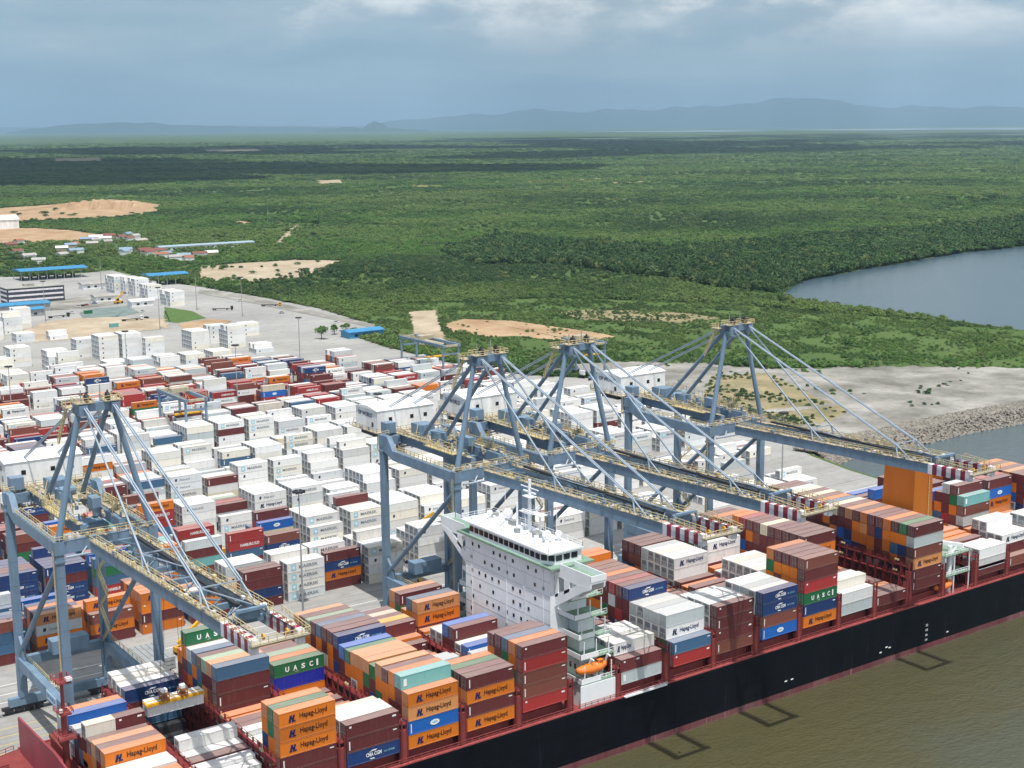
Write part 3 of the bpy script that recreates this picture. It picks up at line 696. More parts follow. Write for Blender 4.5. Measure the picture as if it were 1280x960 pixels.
# ------------------------------------------------------------------ ship-to-shore cranes
HX, GY = 10.4, 37.0
def crane_proto(name):
    C = MAT['crane']; root = empty(name)
    def part(nm, mats, fn, parent=root):
        b = MB(); fn(b); return b.build(nm, mats, parent)
    def bogie(x, y):
        def f(b):
            b.box(x-5.2, x+5.2, y-0.55, y+0.55, 1.35, 2.0)
            for k in (-3.6, -1.2, 1.2, 3.6):
                b.box(x+k-1.0, x+k+1.0, y-0.5, y+0.5, 0.75, 1.33)
                for s in (-.55, .55): b.tube((x+k+s, y-0.35, 0.42), (x+k+s, y+0.35, 0.42), 0.40, n=10)
        return f
    for x in (-HX, HX):
        for y in (0, GY):
            def lg(b, x=x, y=y):
                e = 3.0 if y else 0.0
                b.box(x-1.0, x+1.0, y-0.9, y+0.9, 4.0, 14.0)
                b.box(x-0.92, x+0.92, y-0.82, y+0.82, 14.0, 49.0+e)
                b.box(x-1.12, x+1.12, y-1.02, y+1.02, 47.2+e, 47.7+e)
                b.box(x-1.08, x+1.08, y-0.98, y+0.98, 49.0+e, 51.9+e)
                for z in (20, 26, 32, 38, 44): b.box(x-0.96, x+0.96, y-0.86, y+0.86, z, z+0.18)
            L = part('leg', C, lg); part('bogie', MAT['dark'], bogie(x, y), L)
            if y == 0 and x < 0:
                def ladder(b, x=x, y=y):
                    for k in (-.3, .3): b.bar((x-1.25, y+k, 4), (x-1.25, y+k, 50), 0.10)
                    for z in range(5, 50): b.bar((x-1.25, y-.3, z), (x-1.25, y+.3, z), 0.07)
                part('ladder', MAT['railyellow'], ladder, L)
        def pb(b, x=x):
            b.box(x-0.85, x+0.85, 0.9, GY-0.9, 11.6, 14.2)
            b.prism([(0.9, 6.0), (0.9, 11.6), (7.0, 11.6), (4.0, 11.0), (2.3, 9.6), (1.6, 8.0)], x-0.75, x+0.75)
            b.prism([(GY-0.9, 6.0), (GY-1.6, 8.0), (GY-2.3, 9.6), (GY-4.0, 11.0), (GY-7.0, 11.6), (GY-0.9, 11.6)], x-0.75, x+0.75)
        P = part('portal_beam', C, pb)
        part('walkway_rail', MAT['railyellow'], lambda b, x=x: b.rail([(x+0.8, 2, 14.2), (x+0.8, GY-2, 14.2)], step=3), P)
        part('upper_beam', C, lambda b, x=x: (b.box(x-0.75, x+0.75, 0.98, GY-6, 48.8, 51.4), b.prism([(GY-6.02, 48.8), (GY-6.02, 51.4), (GY-3.2, 54.9), (GY-0.98, 54.9), (GY-0.98, 50.6), (GY-2.4, 50.2)], x-0.75, x+0.75), [b.box(x-0.79, x+0.79, y, y+.2, 48.8, 51.42) for y in (8, 15, 22)]))
        part('diagonal_brace', C, lambda b, x=x: b.tube((x, 1.2, 46.0), (x, GY-1.4, 15.8), 0.62, n=10))
        part('gusset', C, lambda b, x=x: b.prism([(GY-0.85, 12.8), (GY-4.2, 14.3), (GY-4.0, 16.2), (GY-0.85, 19.5)], x-0.35, x+0.35))
    for y in (0, GY):
        part('sill_beam', C, lambda b, y=y: b.box(-HX-3.5, HX+3.5, y-0.75, y+0.75, 2.0, 4.0))
        part('cross_beam', C, lambda b, y=y: (b.box(-HX+1.1, HX-1.1, y-0.8, y+0.8, 49.2+(2.7 if y else 0), 51.9+(2.4 if y else 0)), [b.box(x-.15, x+.15, y-.85, y+.85, 49.2+(2.7 if y else 0), 51.92+(2.4 if y else 0)) for x in (-5, 0, 5)]))
    part('portal_tie', C, lambda b: b.box(-HX+.9, HX-.9, GY-.8, GY+.8, 11.8, 14.0))
    part('boom_guide', MAT['stay'], lambda b: (b.tube((-HX+1, -1.6, 48.6), (HX-1, -1.6, 48.6), 0.28), b.tube((-6, -1.6, 48.6), (-4, -.4, 50.4), 0.2), b.tube((6, -1.6, 48.6), (4, -.4, 50.4), 0.2)))
    # girders
    GX = 4.3
    def zt(y): return 52.2 + max(0.0, (-y-5)/66.0)*2.1
    for x in (-GX, GX):
        part('main_girder', C, lambda b, x=x: b.box(x-0.7, x+0.7, -1.5, 60, 52.02, 54.4) if False else (b.box(x-0.7, x+0.7, 1.2, 36, 51.95, 54.2), b.box(x-.7, x+.7, 36.02, 60, 52.2, 54.4)))
    part('girder_deck', MAT['galv'], lambda b: ([b.box(s*GX+s*0.75-.6, s*GX+s*0.75+.6, 1.2, 60, 54.42, 54.52) for s in (-1, 1)], b.box(-GX+.7, GX-.7, 22, 40, 54.42, 54.55)))
    part('girder_rail', MAT['railyellow'], lambda b: [b.rail([(s*(GX+1.35), 1.2, 54.5), (s*(GX+1.35), 40, 54.5)], step=2) for s in (-1, 1)])
    part('back_platform', MAT['galv'], lambda b: (b.box(-6.5, 6.5, 56, 61, 53.6, 54.0), b.rail([(-6.5, 56, 54), (-6.5, 61, 54), (6.5, 61, 54), (6.5, 56, 54)], step=2)))
    # boom
    def boom(b, s):
        x = s*GX; n = 8
        for i in range(n):
            y0 = -4.6-(73-4.6)*i/n; y1 = -4.6-(73-4.6)*(i+1)/n
            z0, z1 = zt(y0), zt(y1)
            for (ax, bx, o0, o1) in ((x-.65, x+.65, -2.5, 0),):
                k = len(b.v)
                b.v.extend([(ax, y0, z0+o0), (bx, y0, z0+o0), (bx, y0, z0+o1), (ax, y0, z0+o1), (ax, y1, z1+o0), (bx, y1, z1+o0), (bx, y1, z1+o1), (ax, y1, z1+o1)])
                fs = [(0, 4, 5, 1), (1, 5, 6, 2), (2, 6, 7, 3), (3, 7, 4, 0)] + ([(0, 1, 2, 3)] if i == 0 else []) + ([(4, 7, 6, 5)] if i == n-1 else [])
                for f in fs: b.f.append(tuple(k+q for q in f)); b.m.append(0)
            b.box(x-.70, x+.70, y1-.12, y1+.12, z1-2.52, z1+.02)
    for s in (-1, 1):
        BG = part('boom_girder', C, lambda b, s=s: boom(b, s))
        part('boom_walkway', MAT['galv'], lambda b, s=s: [b.box(s*(GX+.1)-.75, s*(GX+.1)+.75, -4.6-k*4.275-4.25, -4.6-k*4.275, zt(-4.6-k*4.275)+.12, zt(-4.6-k*4.275)+.2) for k in range(16)], BG)
        part('boom_rail', MAT['railyellow'], lambda b, s=s: (b.rail([(s*(GX+.85), -5, zt(-5)+.1), (s*(GX+.85), -73, zt(-73)+.1)], step=2.0), b.rail([(s*(GX-.65), -5, zt(-5)+.1), (s*(GX-.65), -73, zt(-73)+.1)], step=2.6)), BG)
    for s in (-1, 1):
        def tip(b, s=s):
            x = s*GX
            for i in range(9):
                b.cm = i % 2; y0 = -73.02-i*1.4; b.box(x-.66, x+.66, y0-1.4, y0, zt(y0)-2.5, zt(y0)+.02)
        part('boom_tip', [MAT['stripewhite'], MAT['stripered']], tip)
    part('tip_platform', MAT['galv'], lambda b: (b.box(-5.4, 5.4, -86.3, -85.7, 53.6, 54.1), b.box(-5.4, 5.4, -86.9, -85.65, 54.12, 54.2)))
    part('tip_rail', MAT['railyellow'], lambda b: (b.rail([(-5.4, -76, 55.0), (-5.4, -86.8, 54.3), (5.4, -86.8, 54.3), (5.4, -76, 55.0)], step=1.4, w=.11), b.rail([(-3.5, -75, 54.8), (-3.5, -85, 54.8)], step=1.5, w=.11), b.rail([(3.5, -75, 54.8), (3.5, -85, 54.8)], step=1.5, w=.11)))
    [part('tip_sheave', MAT['yellow'], lambda b: b.tube((x-.15, -84.4, 54.6), (x+.15, -84.4, 54.6), .55, n=12)) for x in (-2.2, 2.2)]
    part('tip_portal', C, lambda b: (b.bar((-3.6, -75, 54), (-2.6, -75, 56.2), .4), b.bar((3.6, -75, 54), (2.6, -75, 56.2), .4), b.box(-2.8, 2.8, -75.4, -74.6, 56.0, 56.5), b.box(-2.0, 2.0, -74.4, -72.6, 54.2, 55.6)))
    for y in (-6, -22, -32, -42, -52, -62, -72): part('boom_tie', C, lambda b: b.box(-GX+.65, GX-.65, y-.35, y+.35, zt(y)-1.6, zt(y)-.5))
    for y, s in ((-12, -1), (-32, -1), (-52, -1), (-22, 1), (-42, 1), (-61, 1)): part('boom_diagonal', C, lambda b: b.bar((s*(GX-.6), y, zt(y)-1), (-s*(GX-.6), y-10, zt(y-10)-1), .28))
    part('trolley_rail', MAT['dark'], lambda b: [b.box(x-.12, x+.12, -84, 40, 52.3, 52.6) if False else b.bar((x, -84, zt(-84)+.25), (x, -10, zt(-10)+.25), .14) for x in (-3.4, 3.4)])
    part('cable_trough', MAT['dark'], lambda b: (b.box(2.0, 2.9, -44, -12, 53.5, 54.0), b.box(1.2, 1.9, -66, -46, 53.7, 54.2)))
    for y in (-34, -63):                       # stay anchor frames
        part('stay_anchor', MAT['stay'], lambda b, y=y: [(b.bar((s*GX, y, zt(y)), (s*GX*.92, y+1.0, zt(y)+3.2), .36), b.bar((s*GX, y-4.5, zt(y)), (s*GX*.92, y+1.0, zt(y)+3.2), .26)) for s in (-1, 1)] + [b.bar((-GX*.92, y+1, zt(y)+3.2), (GX*.92, y+1, zt(y)+3.2), .22), b.bar((-GX*.92, y+1, zt(y)+3.2), (GX, y-6, zt(y)), .2)])
    # pylon
    AZ, AY, AX = 80.6, 0.0, 3.5
    for s in (-1, 1):
        part('pylon_leg', C, lambda b, s=s: b.tube((s*(HX-.2), 0, 52.2), (s*(AX+.3), AY+1.0, AZ-1.2), 0.72, 0.62, n=12))
        part('backstay_strut', C, lambda b, s=s: b.tube((s*4.2, 27.5, 54.4), (s*(AX-.6), AY+2.6, AZ-1.6), 0.58, n=10))
        part('inner_forestay', MAT['stay'], lambda b, s=s: b.bar((s*AX*.9, AY-.8, AZ-.4), (s*GX*.92, -33, zt(-33)+3.2), 0.34))
        part('outer_forestay', MAT['stay'], lambda b, s=s: [b.bar((s*AX*.9+k, AY-.9, AZ), (s*GX*.92+k, -62, zt(-62)+3.2), 0.26) for k in (-.24, .24)])
        part('rear_stay', MAT['stay'], lambda b, s=s: [b.bar((s*AX, AY+1.6, AZ+k), (s*4.2, 57, 54.6+k), 0.24) for k in (0, .5)])
    def head(b):
        b.box(-AX-.9, AX+.9, AY-.9, AY+.9, AZ-1.2, AZ+.6)
        for s in (-1, 1): b.box(s*AX-.9, s*AX+.9, AY-1.6, AY+3.4, AZ-2.0, AZ+.3)
        b.bar((-AX, AY+2.6, AZ-3.4), (AX, AY+2.6, AZ-3.4), .5)
    PH = part('pylon_head', C, head)
    for q in ((-AX-1.5, -AX+2.4, AY-1.5, AY+1.9, AZ+.62, AZ+.74), (AX-2.4, AX+1.5, AY-1.5, AY+1.9, AZ+.62, AZ+.74), (-AX-2.8, -AX+.5, AY+1.9, AY+5.2, AZ-.6, AZ-.45), (AX-.5, AX+1.6, AY+1.9, AY+5.2, AZ-.6, AZ-.45)): part('head_platform', MAT['galv'], lambda b: b.box(*q), PH)
    for s in (-1, 1):
        part('head_rail', MAT['railyellow'], lambda b: b.rail([(s*(AX+1.5), AY-1.5, AZ+.7), (s*(AX-2.4), AY-1.5, AZ+.7), (s*(AX-2.4), AY+1.9, AZ+.7), (s*(AX+1.5), AY+1.9, AZ+.7), (s*(AX+1.5), AY-1.5, AZ+.7)], step=1.2, w=.13), PH)
        part('head_rail', MAT['railyellow'], lambda b: b.rail([(s*(AX+(1.6 if s > 0 else 2.8)), AY+1.9, AZ-.5), (s*(AX+(1.6 if s > 0 else 2.8)), AY+5.2, AZ-.5), (s*(AX-.5), AY+5.2, AZ-.5)], step=1.1, w=.12), PH)
    part('head_ladder', MAT['railyellow'], lambda b: (b.bar((-AX-2.0, AY+3, AZ-.5), (-AX-3.2, AY+7, AZ-9), .3), b.rail([(-AX-2.3, AY+3, AZ-.9), (-AX-3.4, AY+7, AZ-9)], step=1.2, w=.11)), PH)
    [part('head_sheave', MAT['dark'], lambda b: (b.tube((x-.3, AY, AZ+1.5), (x+.3, AY, AZ+1.5), 1.0, n=12), b.bar((x, AY, AZ+.6), (x, AY, AZ+2.9), .3)), PH) for x in (-2.3, 2.3)]
    for x, h in ((.8, 4.2), (-3.4, 3.4)): part('mast_light', MAT['grey'], lambda b: b.tube((x, .3, AZ+.7), (x, .3, AZ+h), .12), PH)
    # machinery house
    def house(b):
        b.box(-9.2, 9.2, 42.2, 54.5, 54.6, 60.4)
    H = part('machinery_house', MAT['cranewhite'], house)
    def roof(b):
        n = 10
        pts = [(42.0+12.7*i/n, 60.42+0.9*math.sin(math.pi*i/n)) for i in range(n+1)]
        b.prism(pts, -9.5, 9.5)
    part('roof', MAT['cranewhite'], roof, H)
    part('window', MAT['glass'], lambda b: [b.box(x-.55, x+.55, 42.14, 42.24, 57.2, 58.3) for x in (-5, 2, 6.5)] + [b.box(-9.26, -9.16, y-.5, y+.5, 55.6, 56.9) for y in (45.0,)], H)
    part('lettering', MAT['letblue'], lambda b: put_text(b, 'DP WORLD', (-9.27, 53.0, 58.1), (0, -1, 0), (0, 0, 1), 8.0, 1.25, .02), H)
    part('house_deck', MAT['galv'], lambda b: (b.box(-10.6, 10.6, 40.4, 56, 54.42, 54.58), b.rail([(-10.6, 56, 54.6), (-10.6, 40.4, 54.6), (10.6, 40.4, 54.6), (10.6, 56, 54.6)], step=1.8)), H)
    part('deck_hanger', MAT['railyellow'], lambda b: [b.bar((x, 41, 54.4), (x, 41, 49.8), .22) for x in (-10, -7, -4, 4, 7, 10)] + [b.box(-10.4, 10.4, 40.4, 41.6, 49.6, 49.75)], H)
    part('cable_column', MAT['stripewhite'], lambda b: [b.box(x-.3, x+.3, 41.7, 42.4, 48.6, 54.4) for x in (-8.6, -7.4, -6.2, -3.0, -1.8, 1.8, 3.0, 6.2, 7.4, 8.6)], H)
    part('cable_box', MAT['dark'], lambda b: [b.box(x-.3, x+.3, 41.8, 43.2, 49.4, 54.4) for x in (-8.0, -6.8, -2.4, 2.4, 6.8, 8.0)] + [b.box(-9, 9, 44, 52, 52.8, 54.4)], H)
    # fittings that clutter the decks: boxes, cable trays, lamps, hoses
    rc = random.Random(31)
    def clutter(b):
        for k in range(170):
            u = rc.random(); s = rc.choice((-1, 1)); b.cm = rc.choice((0, 0, 1, 1, 2, 3))
            if u < .45: y = rc.uniform(-72, -5); x = s*GX+rc.uniform(-.9, 1.0)*s; z = zt(y)+.2
            elif u < .75: y = rc.uniform(2, 39); x = rc.uniform(-6.4, 6.4); z = 54.55
            elif u < .88: y = rc.uniform(-1.2, 1.4); x = rc.uniform(-9.6, 9.6); z = 51.95
            else: y = rc.uniform(42, 60); x = rc.choice((-1, 1))*rc.uniform(9.6, 10.4); z = 54.6
            d = (rc.uniform(.15, .8), rc.uniform(.15, 1.2), rc.uniform(.2, 1.1)); b.cbox((x, y, z+d[2]/2), d)
        b.cm = 1
        for k in range(14):
            y = 3+k*2.5; s = -1 if k % 2 else 1; b.rail([(s*6.4, y, 54.5), (s*(2+rc.random()*2), y, 54.5)], step=1.4)
            b.bar((s*rc.uniform(1, 6), y, 54.5), (s*rc.uniform(1, 6), y+rc.uniform(-1, 1), 54.5+rc.uniform(1.5, 3.4)), .16)
        for x in (-HX, HX):
            b.rail([(x-.7, 1, 51.5), (x-.7, 30, 51.5)], step=2); b.rail([(x+.7, 1, 51.5), (x+.7, 30, 51.5)], step=2)
            for y in (0, GY): b.rail([(x-1.2, y-1.1, 52+(3 if y else 0)), (x+1.2, y-1.1, 52+(3 if y else 0)), (x+1.2, y+1.1, 52+(3 if y else 0))], step=1.1)
        b.rail([(-9, -1.0, 52), (9, -1.0, 52)], step=2); b.rail([(-9, 1.0, 52), (9, 1.0, 52)], step=2)
        b.cm = 2
        for k in range(9): b.bar((rc.uniform(-3, 3), -8-k*7.2, zt(-8-k*7.2)-.4), (rc.uniform(-3, 3), -13-k*7.2, zt(-13-k*7.2)-.2), .22)
    part('deck_fittings', [MAT['galv'], MAT['railyellow'], MAT['crane'], MAT['stripewhite']], clutter)['kind'] = 'stuff'
    [part('switch_house', MAT['crane'], lambda b: b.box(*q)) for q in ((-3.6, -.8, 19, 23, 54.56, 57.4), (1.4, 3.4, 12, 15.5, 54.56, 56.8), (-9.6, -6.6, 36.5, 39.6, 55.1, 58.0))]
    # equipment between the girders, trolley and cab
    part('winch', MAT['crane'], lambda b: (b.box(-2.6, 2.0, 30, 35, 54.6, 57.6), b.tube((-2.4, 27, 55.8), (2.4, 27, 55.8), 1.0, n=12)))
    [part('festoon_stand', MAT['railyellow'], lambda b: (b.box(s*6.2-1, s*6.2+1, 7, 21, 54.3, 54.5), [b.bar((s*6.6, y, 54.5), (s*6.6, y, 57.4), .22) for y in (8, 14, 20)], b.rail([(s*7.2, 7, 54.5), (s*7.2, 21, 54.5)], step=1.6))) for s in (-1, 1)]
    T = part('trolley', MAT['crane'], lambda b: (b.box(-3.9, 3.9, 9, 16, 50.4, 51.4), b.box(-3.2, 3.2, 10, 15, 51.4, 51.95)))
    part('operator_cab', MAT['cranewhite'], lambda b: b.box(-1.6, 1.6, 5.6, 8.8, 46.8, 49.6), T)
    part('cab_glass', MAT['glass'], lambda b: (b.box(-1.5, 1.5, 5.5, 5.59, 47.2, 49.2), b.box(-1.66, -1.61, 5.8, 8.2, 47.6, 49.2)), T)
    part('cable_reel', MAT['yellow'], lambda b: (b.tube((-HX+1.6, 1.2, 8.4), (-HX+2.4, 1.2, 8.4), 2.7, n=20), b.box(-HX+1, -HX+1.6, .6, 1.8, 7.6, 9.0)))
    part('electric_house', MAT['crane'], lambda b: (b.box(-4, 5, GY-4.6, GY-1, 14.3, 17.6),))
    part('stair', MAT['railyellow'], lambda b: [(b.bar((HX-1.3, GY-1.5-(k % 2)*6, 14+k*4.5), (HX-1.3, GY-7.5+(k % 2)*6, 18.5+k*4.5), .5, .15), b.rail([(HX-1.0, GY-1.5-(k % 2)*6, 14+k*4.5), (HX-1.0, GY-7.5+(k % 2)*6, 18.5+k*4.5)], step=1.6)) for k in range(7)])
    return root

def copy_tree(o, parent=None):
    c = o.copy(); COL.objects.link(c); c.parent = parent
    if parent: c.matrix_parent_inverse = o.matrix_parent_inverse
    for ch in list(o.children): copy_tree(ch, c)
    return c
CR0 = crane_proto('quay_crane')
CRANES = []
for i, (cx, lab) in enumerate([(94.9, 'blue-grey quay crane on the left, nearest, standing beside the bow of the ship'),
                               (196.5, 'blue-grey quay crane standing behind the white bridge of the ship'),
                               (226.0, 'blue-grey quay crane in the middle of the close right-hand three'),
                               (284.8, 'blue-grey quay crane farthest right, its boom ending beside the orange funnel')]):
    o = CR0 if i == 0 else copy_tree(CR0)
    o.location = (cx, 289.0, GZ); tag(o, lab, 'crane', 'quay cranes along the berth'); CRANES.append(o)
# sign board on the portal beam of the nearest crane
sg = MB(); sg.box(-HX-0.98, -HX-0.86, 6.5, 13.5, 11.9, 14.0)
sgn = sg.build('sign_board', MAT['signblue'], CRANES[0])
sg = MB(); put_text(sg, 'DP WORLD', (-HX-1.0, 12.9, 12.5), (0, -1, 0), (0, 0, 1), 5.8, 0.9, .02)
sg.build('lettering', MAT['letblue'], sgn)

# spreader let down into the hold by the nearest crane
sp = empty('container_spreader', (91.6, 261.0, 26.4))
tag(sp, 'yellow spreader with rusty head block hanging over the open hold at the bow', 'spreader')
b = MB()
for y in (-.7, .7): b.box(0, 12.2, y-.25, y+.25, 0, .6)
for x in (0.1, 3.9, 8.0, 12.1): b.box(x-.2, x+.2, -1.25, 1.25, .05, .55)
b.build('beam', MAT['yellow'], sp)
b = MB()
for x in (3.4, 7.4):
    b.box(x-.1, x+1.5, -1.1, 1.1, .62, 1.0)
    for k in (0, .7, 1.4): b.bar((x+k, -1.0, 1.0), (x+k, -1.0, 2.3), .16); b.bar((x+k, 1.0, 1.0), (x+k, 1.0, 2.3), .16)
    b.box(x, x+1.4, -.9, .9, 1.6, 1.9)
b.build('head_block', paint('rusty_brown', (0.33, 0.13, 0.05), .7, .5, 1.0), sp)
b = MB(); [b.cbox((x+.7, 0, 2.5), (1.1, 1.2, .7)) for x in (3.4, 7.4)]; b.build('sheave_cover', MAT['cranewhite'], sp)
b = MB(); [b.bar((x, y, 2.3), (x+.4+(-0.8 if x > 6 else .8), y*1.6, 29.5), .06) for x in (3.8, 8.4) for y in (-.9, .9)]; b.build('hoist_rope', MAT['dark'], sp)

# ------------------------------------------------------------------ the container ship
SY0, SY1 = 229.9, 285.2
SHIP = empty('container_ship', (250, 257.5, 0)); tag(SHIP, 'long black and red container ship moored at the quay, loaded with stacks', 'ship')
SO = Vector((250, 257.5, 0))
def spart(nm, mats, fn, parent=None):
    """ship parts are written in world metres"""
    b = MB(); fn(b); b.v = [(q[0]-SO.x, q[1]-SO.y, q[2]-SO.z) for q in b.v]
    return b.build(nm, mats, parent or SHIP)
def half(x):            # half breadth along the hull
    h = (SY1-SY0)/2
    if x < 72: t = max(0.0, (x+8)/80.0); return h*t**0.9
    return h
HX_ = [-6, 0, 8, 16, 24, 32, 40, 48, 56, 62, 72, 120, 200, 280, 360, 440, 490]
def hullband(b, z0, z1, k0=1.0, k1=1.0):
    cy = (SY0+SY1)/2
    for s in (-1, 1):
        for a, c in zip(HX_[:-1], HX_[1:]):
            p = [(a, cy+s*half(a)*k0, z0), (c, cy+s*half(c)*k0, z0), (c, cy+s*half(c)*k1, z1), (a, cy+s*half(a)*k1, z1)]
            b.quad(*(p if s < 0 else p[::-1]))
    b.quad((490, SY0, z0), (490, SY1, z0), (490, SY1, z1), (490, SY0, z1))
spart('hull', MAT['hull'], lambda b: hullband(b, 1.55, 13.4))
spart('boot_topping', MAT['boot'], lambda b: hullband(b, -2.5, 1.54))
def deck(b):
    cy = 257.55
    for a, c in zip(HX_[:-1], HX_[1:]): b.quad((a, cy-half(a), 13.38), (c, cy-half(c), 13.38), (c, cy+half(c), 13.38), (a, cy+half(a), 13.38))
spart('deck', MAT['shipred'], deck)
spart('gunwale', MAT['shipred2'], lambda b: (b.box(72, 489, SY0-.06, SY0+.32, 13.40, 13.75), b.box(72, 489, SY1-.3, SY1+.06, 13.40, 13.75)))
spart('side_rail', MAT['shipred2'], lambda b: b.rail([(72, SY0+.25, 13.75), (488, SY0+.25, 13.75)], h=1.0, step=1.8, w=.09))
# hatch coamings with their covers, one per bay
def bayX(i): return {-3: 91.9, 4: 192.4, 5: 207.8, 6: 222.2, 7: 237.0, 8: 252.2, 9: 266.2, 14: 337.4, 15: 352.0}.get(i, 135.75+14.42*i)
BAYS = [-4, -3, -2, -1, 0, 1, 2, 4, 5, 6, 7, 8, 9, 10, 11, 13, 14, 15, 16]
ROW, TIER, Z0, YR0 = 2.72, 3.05, 16.3, 230.35
for i in BAYS:
    x = bayX(i)
    if i == -3:      # open hold: its shade painted dark on the hatch walls and a slab
        [spart('hatch_coaming', MAT['dark'], lambda b: b.box(x, x+12.3, y0, y1, 13.4, 16.0)) for y0, y1 in ((233, 242.5), (272, 281))]
        spart('hold_shade', MAT['dark'], lambda b: b.box(x+.2, x+12.1, 242.6, 271.9, 13.4, 14.2))
        continue
    spart('hatch_coaming', MAT['shipred'], lambda b: (b.box(x+.1, x+12.2, 232.6, 282.6, 13.4, 15.3),))
    spart('hatch_cover', MAT['shipred'], lambda b: [b.box(x-.2, x+12.5, 233.2+k*12.4, 233.2+k*12.4+12.1, 15.35, 16.2) for k in range(4)])
# lashing bridges in the gaps between bays
MAT['lash'] = paint('lashing_red', (0.20, 0.028, 0.030), .6, .45, .8, (0.09, .03, .02))
def lashing(xc, ztop):
    def f(b):
        n = 20
        for r in range(0, n+1):
            y = YR0-.1+r*ROW
            for dx in (-.62, .62): b.bar((xc+dx, y, 13.4), (xc+dx, y, ztop+1.0 if r % 1 == 0 else ztop), .26, .34)
            if r % 2 == 0 and r < n:
                for dx in (-.62,): b.bar((xc+dx, y, 16.5), (xc+dx, y+ROW, ztop), .14)
        for z in (16.3, 19.4, ztop):
            b.box(xc-.75, xc+.75, YR0, YR0+n*ROW, z-.18, z)
            for dx in (-.72, .72):
                for k in (.5, 1.0): b.bar((xc+dx, YR0, z+k), (xc+dx, YR0+n*ROW, z+k), .07)
    L = spart('lashing_bridge', MAT['lash'], f)
    [spart('bridge_pillar', MAT['shipred'], lambda b: b.box(xc-.8, xc+.8, y0, y0+1.2, 13.4, ztop-1.2), L) for y0 in (SY0+.3, SY1-1.5)]
    spart('deck_lamp', MAT['railyellow'], lambda b: [(b.cbox((xc-.7, YR0+r*ROW+.9, ztop+1.25), (.35, .5, .45)), b.cbox((xc-.7, YR0+r*ROW+1.7, ztop+1.25), (.35, .5, .45))) for r in (1, 8, 15)], L)
for i, zt_ in ((-4, 22.2), (-3, 22.2), (-2, 22.2), (-1, 22.2), (0, 22.2), (1, 22.2), (4, 22.2), (5, 22.2), (6, 22.2), (7, 22.2), (8, 22.2), (9, 22.2), (10, 25.0), (13, 22.2), (14, 22.2), (15, 22.2)):
    lashing(bayX(i)+12.2+(bayX(i+1)-bayX(i)-12.2)/2 if i not in (1,) else bayX(i)+13.3, zt_)
for x in (163.3, 178.2, 190.9, 293.0): pass
lashing(191.4, 20.6); lashing(177.6, 20.6); lashing(292.6, 22.2); lashing(307.6, 22.2); lashing(322.0, 22.2)
# breakwater, foremast, forecastle gear
def bw(b):
    b.box(72.0, 72.5, 231.5, 283.5, 13.4, 19.6)
    b.prism([(231.5, 19.58), (283.5, 19.58), (283.5, 21.2), (259, 22.6), (231.5, 21.2)], 72.0, 72.4)
    for y in range(234, 284, 4): b.prism([(72.5, 13.4), (74.6, 13.4), (72.5, 19.0)], y, y+.2, 'y')
def bw2(b):
    bw(b)
MAT['bwred'] = paint('breakwater_red', (0.30, 0.055, 0.075), .55, .2, .3, (0.22, 0.06, 0.06))
spart('breakwater', MAT['bwred'], bw2)
FM = spart('foremast', MAT['shipred'], lambda b: (b.tube((74.6, 259.4, 13.4), (74.6, 259.4, 30), .75, .6, 10), b.tube((74.6, 259.4, 30), (74.6, 259.4, 38.5), .42, .3, 10), b.box(73.6, 75.8, 257.8, 261.0, 30.0, 30.3), b.box(73.4, 76.0, 257.6, 261.2, 36.6, 36.85), b.box(73.0, 76.4, 257.4, 261.4, 25.0, 25.25)))
spart('mast_rail', MAT['shipred2'], lambda b: [b.rail([(74.6-r, 259.4-r, z), (74.6+r, 259.4-r, z), (74.6+r, 259.4+r, z), (74.6-r, 259.4+r, z), (74.6-r, 259.4-r, z)], h=.9, step=1.0, w=.1) for z, r in ((25.25, 1.8), (30.3, 1.5), (36.85, 1.6))], FM)
spart('mast_lamp', MAT['stripewhite'], lambda b: (b.cbox((75.6, 258.0, 37.4), (1.2, 1.2, .6)), b.cbox((75.4, 260.7, 31.0), (.6, .6, .7)), b.cbox((73.8, 258.2, 31.0), (.6, .6, .7))), FM)
spart('windlass', MAT['shipred'], lambda b: [(b.cbox((56, y, 14.4), (3, 3, 2)), b.tube((52, y-1.5, 14.6), (52, y+1.5, 14.6), 1.0, n=12), b.cbox((62, y, 14), (1.6, 1.6, 1.2)), b.bar((45, y, 14), (68, y+1.4, 14), .35)) for y in (246, 252, 263, 269, 276)])
spart('bow_rail', MAT['shipred2'], lambda b: [b.rail([(x, 257.55+s*half(x)*.99, 13.4) for x in (0, 8, 16, 24, 32, 40, 48, 56, 62, 71)], h=1.2, step=1.6, w=.12) for s in (-1, 1)])

# bridge tower
HXa, HXb, HYa, HYb = 179.8, 190.2, 240.6, 275.6
BT = spart('bridge_tower', MAT['shipwhite'], lambda b: (b.box(HXa, HXb, HYa, HYb, 13.4, 44.0), b.box(HXa+1.5, HXb, 231.0, HYa, 13.4, 19.0)))
WT = {}
r3 = random.Random(3)
rows_ = [42.0, 38.6, 35.3, 32.0, 28.7, 25.4, 22.1]
for ri, z in enumerate(rows_):
    for ci in range(11):
        y = HYb-3.0-ci*2.95+r3.uniform(-.5, .5)
        if r3.random() < (.30 if ri else .2): continue
        b = MB(); b.cbox((HXa-.02-SO.x, y-SO.y, z-SO.z), (.12, .72, .85)); b.build('window', MAT['glass'], BT)
def bridge(b):
    b.box(HXa-1.2, HXb+.8, 238.6, 277.6, 44.02, 44.5)                     # bridge deck edge
spart('bridge_deck', MAT['deckgreen'], bridge, BT)
